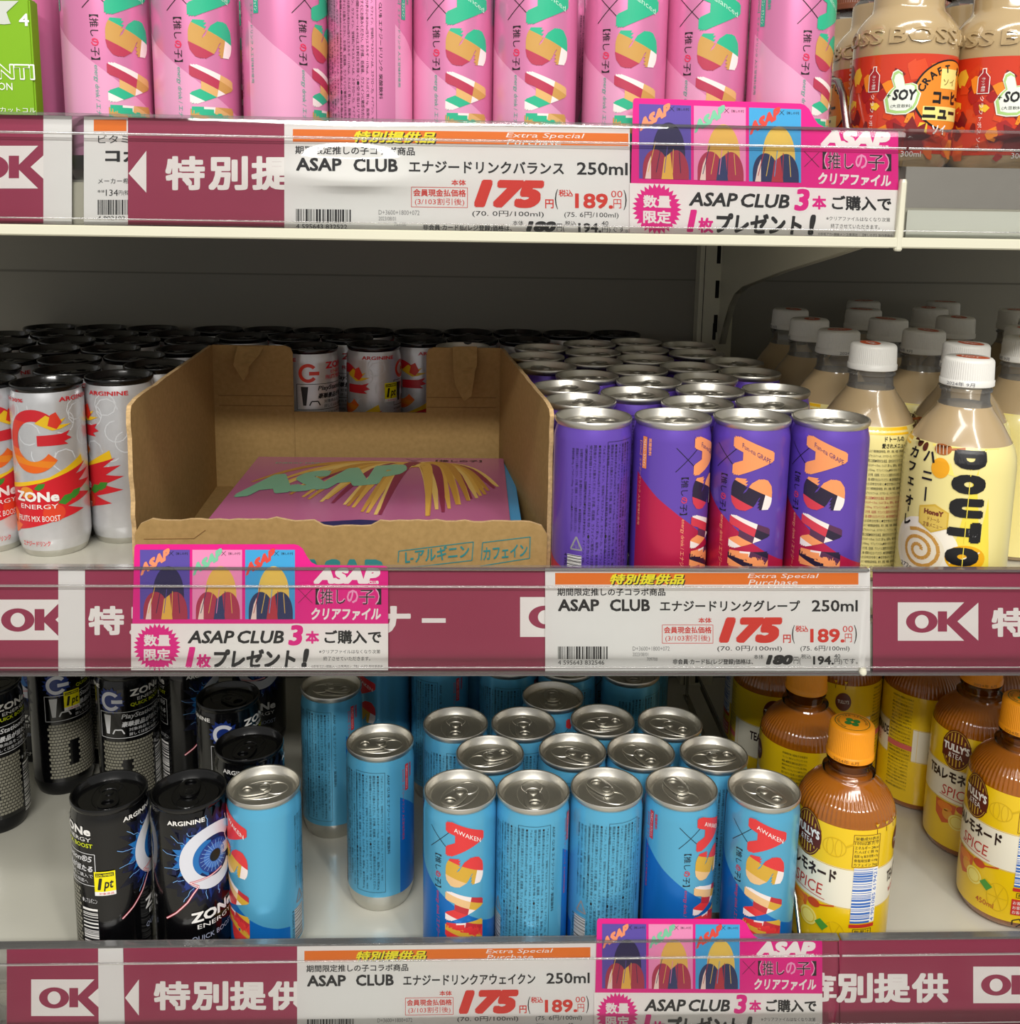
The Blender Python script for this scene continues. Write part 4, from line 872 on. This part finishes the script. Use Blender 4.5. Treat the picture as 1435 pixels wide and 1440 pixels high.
for s, nm in ((1, 'top'), (2, 'middle'), (3, 'bottom')):
    t = thing('shelf_bracket', 'cream steel curved bracket under the %s shelf at the post' % nm, 'bracket', (XJ+0.001, YB-0.023, S[s]-0.0285))
    pr = [(0, 0), (0, -0.134), (-0.006, -0.134), (-0.018, -0.114), (-0.040, -0.088), (-0.060, -0.074), (-0.090, -0.064), (-0.210, -0.040), (-0.330, -0.019), (-0.400, -0.0062), (-0.420, -0.0062), (-0.420, 0)]
    o = part('plate', extrude_poly(pr, 'x', -0.0012, 0.0012), CREAM, t)
    part('bent_flange', extrude_poly(pr[2:-2]+[(q[0], q[1]+0.0035) for q in reversed(pr[2:-2])], 'x', -0.001, 0.006), mat('bracket_flange', 'A8A594', 0.4), t)
    part('slot', bbox(-0.0075, -0.0045, -0.003, -0.001, -0.130, -0.112), MATS['slot_dark'], t)
# wire dividers at the joint
def divider(s, x, nm, y0=0.012, h=0.052, slope=0.028, r=0.0016):
    t = thing('shelf_divider', nm, 'divider', (x, 0, S[s])); 
    pts = [(0, y0-0.004, 0.004), (0, y0, 0.012)]+[(0, y0+slope*k/6, 0.012+(h-0.012)*k/6) for k in range(1, 6)]+[(0, y0+slope+0.004, h-0.0015), (0, y0+slope+0.010, h), (0, 0.20, h), (0, 0.42, h), (0, 0.425, h-0.004), (0, 0.426, 0.002)]
    part('wire_loop', tube(pts, r, 10), STEEL, t, True)
    part('base_strip', bbox(-0.003, 0.003, y0-0.004, 0.43, 0.0002, 0.0016), STEEL, t)
divider(3, 0.2455, 'chrome wire divider between blue cans and amber tea bottles', 0.013, 0.050)
divider(1, 0.2395, 'dark metal wire divider between pink cans and beige bottles', 0.012, 0.073, 0.034, 0.0024)
# chrome front plate of the right top bay, seen through the bare rail
t = thing('riser_tray', 'brushed steel riser tray under the beige bottles, seen through the clear rail', 'tray', ((XJ+XR)/2, 0.15, S[1]))
hw = (XR-XJ)/2-0.004; BST = mat('brushed_steel', 'CFCAC0', 0.42, 0.7, bump=0.3, nscale=40)
part('tray_top', bbox(-hw, hw, -0.1440, 0.15, 0.0156, 0.0166, 0.0003), BST, t)
part('front_plate', bbox(-hw, hw, -0.1447, -0.1440, -0.0090, 0.0166, 0.0002), BST, t)
for x in (-hw+0.002, hw-0.002): part('foot', bbox(x-0.001, x+0.001, -0.143, 0.149, 0.0001, 0.0156), BST, t)

# ------------------------------------------------------------------ clear price rails with their cards
ZT = {1: 0.0405, 2: -0.2456, 3: -0.5227}
HS = 0.0690
def rail(x0, x1, s, nm):
    t = thing('price_rail', nm, 'rail', ((x0+x1)/2, 0, ZT[s])); hw = (x1-x0)/2
    # gently bowed front sheet
    zb = -0.0660 if s == 1 else -0.0728
    prof = [(-0.0003, 0.0), (-0.0018, -0.006), (-0.0024, -0.011)]+[(-0.0026-0.0004*sin(pi*q/10), -0.013-q*0.0046) for q in range(11)]+[(-0.0018, -0.062), (-0.0006, zb)]
    def bulge(x, z):            # the sheet bellies out over a thick stack of cards at the top left
        if s != 1 or x1 > XJ: return 0
        return 0.0042*math.exp(-((x+(x0+x1)/2+0.075)/0.06)**2)*math.exp(-((z+0.029)/0.011)**2)
    bm = bmesh.new(); n = 120; grid = [[bm.verts.new((-hw+2*hw*i/n, y-bulge(-hw+2*hw*i/n, z), z)) for i in range(n+1)] for y, z in prof]
    for k in range(len(prof)-1):
        for i in range(n): bm.faces.new((grid[k][i], grid[k+1][i], grid[k+1][i+1], grid[k][i+1]))
    part('front_sheet', bm, PLASTIC, t, True, 60)
    part('top_bead', bbox(-hw, hw, -0.0012, 0.0054, -0.0012, 0.0006, 0.0005), PLRIDGE, t)
    part('rib', tube([(-hw, -0.0030, -0.0114), (hw, -0.0030, -0.0114)], 0.0008, 12), PLRIDGE, t, True)
    part('rib', tube([(-hw, -0.0016, zb+0.004), (hw, -0.0016, zb+0.004)], 0.0005, 12), PLRIDGE, t, True)
    part('bottom_channel', bbox(-hw, hw, -0.0030, 0.0052, -0.0724 if s == 1 else -0.0746, zb, 0.0006), CREAM if s == 1 else PLRIDGE, t)
    part('rear_sheet', bbox(-hw, hw, 0.0046, 0.0050, zb, -0.001), clear('rail_rear', (0.9, 0.9, 0.9), 1.4, 0.1), t)
    return t
for s, nm in ((1, 'top'), (2, 'middle'), (3, 'bottom')):
    rail(XL, XJ-0.0008, s, 'clear plastic price rail along the %s shelf, left bay' % nm)
    rail(XJ+0.0008, XR, s, 'clear plastic price rail along the %s shelf, right bay' % nm)
    zc = -0.030 if s == 1 else -0.0700
    o = part('joint_clip', lathe([(0.002, -0.0745), (0.0026, -0.0735), (0.0026, zc-0.002), (0.002, zc)], 12, cap0=True, cap1=True), CREAM); o.location = (XJ, -0.001, ZT[s]); tag(o, 'small cream clip covering the joint of the %s shelf rails' % nm, 'clip')

MAROON = ink('9B3453', 0.45); MAG = ink('E6128A', 0.4); RED = ink('D8352A', 0.45); ORG = ink('E8761E', 0.45); BLK = ink('1E1E20', 0.45); PAP = mat('white_paper', 'E9E9E6', 0.55)
def plane_px(y):
    def f(x, z, l):
        q = on_y(x, z, y); return (q[0], y-LAY*l, q[1])
    return f
def card(name, label, cat, corners, y, paper, art, group=None, thick=0.0004, rounded=0):
    """corners in picture units on the rail plane, baked to real metres; the thing's origin is its lower left corner"""
    P = [on_y(px, py, y) for px, py in corners]; ox, oz = min(p[0] for p in P), min(p[1] for p in P)
    t = thing(name, label, cat, (ox, y, oz), 0, group)
    part('card', extrude_poly([(p[0]-ox, p[1]-oz) for p in P], 'y', 0, thick), paper, t)
    art.build('printed_face', lambda x, z, l: (lambda q: (q[0]-ox, -LAY*l, q[1]-oz))(on_y(x, z, y)), t)
    return t
class Px(Art):
    """art drawn in the units of one reference card and moved with a map"""
    def __init__(self, mp): super().__init__(); self.mp = mp
    def add(self, vs, fs, m, layer, cuts=None, mf=None, fine=False): super().add([(*self.mp(v[0], v[1]), *v[2:]) for v in vs], fs, m, layer, cuts, mf, fine)
def price_art(mp, kana, top=True):
    a = Px(mp); Yw = ink('F5E92A', 0.4)
    a.rect(781, 822, 1207.6, 805.6, ORG, 1)
    a.text('特別提供品', 859.5, 823, 964.5, 808, BLK, 2, bold=0.035, shear=0.25); a.text('特別提供品', 858, 821.7, 963, 806.8, Yw, 3, bold=0.03, shear=0.25)
    a.text('Extra Special', 1051.7, 814.6, 1152, 806.6, W_, 2, shear=0.2); a.text('Purchase', 1052.7, 822.6, 1122, 815, W_, 2, shear=0.2)
    a.text('期間限定推しの子コラボ商品', 784, 837.8, 936, 827, BLK, 2, bold=0.016)
    a.text('ASAP', 785, 859.6, 843, 842.4, BLK, 2, bold=0.028); a.text('CLUB', 858, 859.6, 914.4, 842.4, BLK, 2, bold=0.028)
    a.text(kana, 928.5, 860, 1125.5, 844, BLK, 2, bold=0.02); a.text('250ml', 1142, 860, 1206.6, 843.6, BLK, 2, bold=0.016)
    a.text('本体', 982.5, 876, 1001, 868.4, RED, 2, bold=0.02); a.frame(931.7, 904.4, 1003, 878.7, 0.7, RED, 2)
    a.text('会員現金払価格', 934, 890.6, 1001, 881, RED, 2, bold=0.02); a.text('(3/103割引後)', 936, 902.8, 999, 892.8, RED, 2, bold=0.004)
    a.text('175', 1011.3, 904, 1100.7, 868, RED, 3, bold=0.06, shear=0.25, res=4); a.text('円', 1101.7, 904, 1112.5, 892.3, RED, 2, bold=0.02)
    a.text('(', 1114, 905, 1118, 879, BLK, 2); a.text(')', 1201.4, 905, 1205.4, 879, BLK, 2); a.text('税込', 1119, 888.6, 1137, 879.6, RED, 2, bold=0.02)
    a.text('189.', 1139.7, 903.5, 1188, 884, RED, 2, bold=0.026, res=3); a.text('00', 1185.5, 888.8, 1200, 880, RED, 2); a.text('円', 1188.5, 903, 1198.4, 891, RED, 2)
    a.text('(70. 0円/100ml)', 1009, 916.6, 1100, 908, BLK, 2); a.text('(75. 6円/100ml)', 1126, 916.6, 1195, 908, BLK, 2)
    a.text('非会員·カード払(レジ登録)価格は、', 946.4, 935.4, 1059.3, 926.6, BLK, 2, bold=0.015); a.text('本体', 1060.5, 926.6, 1074, 920.4, BLK, 2)
    a.text('180', 1077.5, 934.6, 1115.6, 920.8, BLK, 2, bold=0.06, shear=0.2, res=3); a.text('円(', 1116.5, 935, 1126.4, 923.6, BLK, 2); a.text('税込', 1127, 926, 1141, 919.8, BLK, 2)
    a.text('194.', 1143.7, 934.6, 1173, 922.4, BLK, 2, bold=0.03); a.text('40', 1173.5, 925.4, 1182, 919.6, BLK, 2); a.text('円)です。', 1174, 935.2, 1206.6, 926, BLK, 2)
    barcode(a, 785, 926.8, 857.3, 909, len(kana)+30, BLK, layer=2); a.text('4 595643 832546' if 'グレープ' in kana else '4 595643 832522' if 'バランス' in kana else '4 595643 832539', 785, 934.6, 850, 928.4, BLK, 2)
    a.text('D+3600+1800+072', 890, 915, 942, 909, ink('8A8A8A'), 2); a.text('2023/08/01', 890, 922.6, 912, 917.4, ink('8A8A8A'), 2); a.text('709700', 910, 929.4, 925, 924.4, ink('8A8A8A'), 2)
    return a
def corners(mp, pts): return [mp(*p) for p in pts]
RECT = [(767, 944), (1224, 944), (1224, 799.5), (767, 799.5)]
m2 = lambda x, y: (x, y)
m1 = lambda x, y: (416.5+(x-785)*1.1065, 252.3+(y-868)*1.085+((x-995)*1.065)*0.0135)
m3 = lambda x, y: (432+(x-785)*0.943, 1336.9+(y-805.6)*0.93-((x-802)*0.943)*0.013)
card('price_tag', 'white price tag reading 175 yen under the pink cans', 'price tag', [(400, 326.5), (886, 333), (886, 177), (400, 170)], 0.0016, PAP, price_art(m1, 'エナジードリンクバランス'))
card('price_tag', 'white price tag reading 175 yen under the violet cans', 'price tag', corners(m2, RECT), 0.0016, PAP, price_art(m2, 'エナジードリンクグレープ'))
card('price_tag', 'white price tag reading 175 yen under the blue cans', 'price tag', [(418, 1462), (845, 1458), (841, 1326), (418, 1330.5)], 0.0016, PAP, price_art(m3, 'エナジードリンクアウェイクン'))
def pop_art(mp):
    a = Px(mp); SK = '8A4FA0'
    a.rect(184.5, 942.5, 546, 877, W_, 1)
    cols = [('5B4AA6', 'F2936A', '2B2450', 'A8304A', 'E8B84A'), ('EE8FBE', '7CCBA4', 'E2B758', 'B03050', '2E3A6A'), ('3EA4DC', 'E2483C', 'E8C45A', '26325E', 'B83040')]
    for i, x0 in enumerate((197, 270.7, 345)):
        x1 = x0+70; bg, lt, c1, c2, c3 = cols[i]
        a.rect(x0, 870.6, x1, 773, ink(bg, 0.45), 2)
        a.text('ASAP', x0+1, 802, x0+42, 786, ink(lt, 0.45), 4, bold=0.06); it = a.items.pop()
        vs = it[0]; bx = min(v[0] for v in vs)
        a.items.append(([(v[0], v[1]+8-(v[0]-bx)*0.62, *v[2:]) for v in vs], it[1], it[2], 4, None, None, True))
        x_mark(a, x0+44, 778, 3.2, BLK, 0.5, 4); a.text('【推しの子】', x0+51, 780, x1-3, 776.6, BLK, 4)
        # plain colour sweeps standing in for the printed picture
        def hill(cx, cy, rx, ry, top=None):
            return [(min(max(cx+rx*cos(pi*k/18), x0+2), x1-2), min(cy-ry*sin(pi*k/18), 870.6)) for k in range(19)]+[(max(cx-rx, x0+2), 870.6), (min(cx+rx, x1-2), 870.6)]
        a.poly(hill(x0+40, 836, 22, 40), ink(c1, 0.45), 3); a.poly(hill(x0+22, 858, 17, 26), ink(c2, 0.45), 4); a.poly(hill(x0+50, 862, 17, 30), ink(c2, 0.45), 4.3)
        a.poly([(x0+30, 870.6), (x0+34, 842), (x0+42, 836), (x0+46, 870.6)], ink(c3, 0.45), 5); a.poly([(x0+8, 870.6), (x0+12, 850), (x0+16, 840), (x0+16, 870.6)], ink('F0D8CC', 0.45), 5)
        for q in range(5): a.line(x0+12+q*11, 862, x0+22+q*8, 822+3*q, 0.9, ink([c3, c1, bg, c3, c1][q], 0.45), 6)
    a.text('ASAP', 441, 821, 535, 798.2, W_, 3, bold=0.06, shear=0.22, res=3); a.text('CLUB', 519, 821, 533, 816.4, W_, 4, bold=0.05)
    x_mark(a, 429.5, 838, 10, BLK, 0.6, 3); a.line(0, 0, 0.01, 0.01, 0.01, BLK, 3)
    a.text('【推し', 444, 850, 486, 827.5, ink('F3B6D4'), 2, bold=0.03); a.text('【推し', 444, 850, 486, 827.5, BLK, 3, bold=0.0)
    a.text('の', 488, 848, 504, 829, ink('F5A8D0'), 3, bold=0.02); a.text('子】', 505, 850, 536.5, 827.5, ink('F3B6D4'), 2, bold=0.03); a.text('子】', 505, 850, 536.5, 827.5, BLK, 3, bold=0.0)
    a.text('クリアファイル', 438, 872, 536, 854.6, W_, 3, bold=0.035, shear=0.15)
    a.burst(221, 910, 33.5, 27.5, 30, MAG, 2); a.text('数量', 202.5, 908.6, 240, 892, W_, 4, bold=0.03); a.text('限定', 202.5, 929, 240, 911.8, W_, 4, bold=0.03)
    a.text('ASAP', 264, 904.8, 330, 886.4, BLK, 3, bold=0.025, shear=0.2); a.text('CLUB', 334, 904.8, 399.5, 886.4, BLK, 3, bold=0.025, shear=0.2)
    a.text('3', 403, 909.5, 429, 876.5, W_, 3, bold=0.07, shear=0.15, res=4); a.text('3', 405.5, 907.6, 426.6, 878.5, MAG, 4, bold=0.035, shear=0.15, res=4); a.text('本', 430, 905, 449, 887, MAG, 3, bold=0.035)
    a.text('ご購入で', 456.5, 905, 536.5, 886, BLK, 3, bold=0.025)
    a.text('1', 261, 939, 275, 909.5, MAG, 3, bold=0.04, shear=0.2); a.text('枚', 276.5, 939.5, 297, 919.6, MAG, 3, bold=0.035); a.text('プレゼント', 301, 939, 416, 912.6, BLK, 3, bold=0.04, shear=0.15); a.text('!', 424, 939, 435, 911.6, BLK, 3, bold=0.05, shear=0.25)
    a.text('※クリアファイルはなくなり次第', 449, 919, 535, 913.4, BLK, 2); a.text('終了させていただきます。', 455, 929, 521, 923, BLK, 2); a.text('©赤坂アカ×横槍メンゴ/集英社・【推しの子】製作委員会', 438, 938.8, 538.6, 935, ink('555555'), 2)
    return a
def pop_outline():
    p = [(184.5, 942.5), (189, 771)]+[(193-4*cos(radians(q)), 770.5-5*sin(radians(q))) for q in (20, 50, 80)]+[(414, 765.5), (420, 767), (426, 772), (432, 783), (438, 791), (446, 795)]+[(540, 796), (545, 797.5), (546, 802), (546, 938), (544, 942.5)]
    return p
p1 = lambda x, y: (899+(x-197)*1.045, 146+(y-773)*1.075+((x-197)*1.045)*0.034-(0.008*(x-197) if y > 870 else 0))
p3 = lambda x, y: (847+(x-197)*0.888, 1299+(y-773)*0.93+(x-197)*0.004)
for mp, nm in ((p1, 'magenta promotion card in the top rail under the pink cans'), (m2, 'magenta promotion card in front of the cardboard box'), (p3, 'magenta promotion card in the bottom rail under the blue cans')):
    card('promo_card', nm, 'promotion card', corners(mp, pop_outline()), 0.0006, MAG, pop_art(mp))
def ok_logo(a, x, y, k):
    """white plate with the OK word mark; (x, y) upper left, k = height"""
    s = k/163.0; f = lambda X, Y: (x+(X-915)*s*1.0, y+(Y-202)*s)
    a.poly([f(915, 202), f(1197, 202), f(1122, 276), f(1122, 292), f(1197, 365), f(915, 365)], W_, 2)
    cx, cy = f(1017, 284); a.ell(cx, cy, 67*s, 47*s, MAROON, 3, 32, hole=(29*s, 29*s)); p, q = f(1085, 326), f(1124, 240); a.rect(p[0], p[1], q[0], q[1], MAROON, 3)
    a.poly([f(1168, 283), f(1257, 203), f(1257, 365)], W_, 2)
def strip_text(a, cx0, pitch, cy, h, chars, fx=1.0):
    for i, ch in enumerate(chars):
        c = cx0+pitch*i; hh = h
        if ch == ' ': continue
        if ch == 'ー': a.rect(c-0.41*h, cy+3.2, c+0.41*h, cy-3.2, W_, 2); continue
        a.text(ch, c-h*0.58*fx, cy+hh*0.5, c+h*0.58*fx, cy-hh*0.5, W_, 2, bold=0.035, res=3)
YS = 0.0030
# top rail
sl = lambda px: 0.0145*px
a = Art(); ok_logo(a, -50, 205, 60)
card('header_strip', 'crimson strip with OK mark at the left end of the top rail', 'shelf strip', [(-420, 312), (61, 314), (61, 162), (-420, 156)], YS, MAROON, a)
a = Art()
card('blank_card', 'white blank paper slip beside the OK mark, top rail', 'paper slip', [(61, 315), (101, 315.6), (101, 163), (61, 162)], YS-0.0004, PAP, a)
a = Art(); a.rect(132, 184.5, 178, 168, ORG, 1); a.text('ビタミン', 138, 201.5, 200, 190, BLK, 2); a.text('コカ', 148, 228, 196, 210, BLK, 2, bold=0.04); a.text('メーカー希望', 138, 258.5, 190, 250.5, BLK, 2); a.text('本体', 137, 271, 147.5, 267, BLK, 2); a.text('134', 149, 275.5, 166, 266.5, BLK, 2, bold=0.01); a.text('円(税', 167, 275.5, 181, 267.5, BLK, 2)
barcode(a, 137.5, 302, 200, 281, 77, BLK, layer=2); a.text('4 902102', 137.5, 309.5, 176, 303.6, BLK, 2)
card('price_tag', 'white price tag reading 134, half covered by the crimson strip', 'price tag', [(118, 315.6), (215, 317), (215, 166), (118, 164)], YS-0.0003, PAP, a)
a = Art(); a.poly([(181, 244), (206, 212), (206, 271)], W_, 2); strip_text(a, 260.5, 60.5, 243.5, 48, '特別提供品コーナー')
card('header_strip', 'crimson strip with white lettering between two price tags, top rail', 'shelf strip', [(180, 316), (880, 326.5), (880, 178), (180, 165.5)], YS-0.0008, MAROON, a)
# middle rail
a = Art(); ok_logo(a, -10.5, 843, 57); strip_text(a, 149.5, 57.6, 872.5, 41, '特別提供品コーナー', 1.06); ok_logo(a, 731.7, 839.5, 56)
card('header_strip', 'crimson strip running behind the promotion card, middle rail', 'shelf strip', [(-420, 944), (1219, 944), (1219, 798), (-420, 798)], YS, MAROON, a)
a = Art(); card('blank_card', 'white blank paper slip beside the OK mark, middle rail', 'paper slip', [(82, 944), (119.5, 944), (119.5, 798), (82, 798)], YS-0.0006, PAP, a)
a = Art(); ok_logo(a, 1262.9, 846.9, 54); strip_text(a, 1420, 57.6, 875, 41, '特別提供品コーナー', 1.06)
card('header_strip', 'crimson strip with OK mark under the milk coffee bottles', 'shelf strip', [(1228, 945), (1900, 946), (1900, 800), (1228, 798)], YS, MAROON, a)
# bottom rail
a = Art(); ok_logo(a, 44, 1377, 51.5)
card('header_strip', 'crimson strip with OK mark at the left of the bottom rail', 'shelf strip', [(9.5, 1470), (150, 1468), (150, 1330), (9.5, 1333)], YS, MAROON, a)
a = Art(); card('blank_card', 'white paper slip between two crimson strips, bottom rail', 'paper slip', [(139, 1468), (176, 1468), (173, 1330), (138, 1330)], YS-0.0006, PAP, a)
a = Art(); a.poly([(176, 1403), (195.5, 1377), (195.5, 1428)], W_, 2); strip_text(a, 242, 53.6, 1400, 41, '特別提供品コーナー', 1.08)
card('header_strip', 'crimson strip with white lettering left of the blue can price tag', 'shelf strip', [(176, 1468), (900, 1462), (900, 1322), (173.5, 1330)], YS-0.0008, MAROON, a)
a = Art(); strip_text(a, 1147, 53.6, 1388, 41, '特', 1.08); a.rect(1163, 1379, 1176, 1373, W_, 2); a.rect(1163, 1403, 1177, 1398, W_, 2)
card('header_strip', 'narrow crimson strip end beside the bottom promotion card', 'shelf strip', [(1100, 1462), (1190, 1461), (1186, 1324), (1100, 1324)], YS, MAROON, a)
a = Art(); strip_text(a, 1202, 53.2, 1389, 42, '別提供', 1.06); ok_logo(a, 1369, 1359, 51.5)
card('header_strip', 'crimson strip with white lettering under the amber tea bottles', 'shelf strip', [(1183, 1462), (1900, 1456), (1900, 1318), (1180, 1322.5)], 0.0012, MAROON, a)
# empty white insert of the right top bay rail
o = part('blank_card', bbox(XJ+0.006, XR, 0.0030, 0.0036, ZT[1]-0.0685, ZT[1]-0.049), mat('pale_insert', 'D5D8CC', 0.4)); tag(o, 'pale blank insert in the bare rail under the beige bottles', 'paper slip')
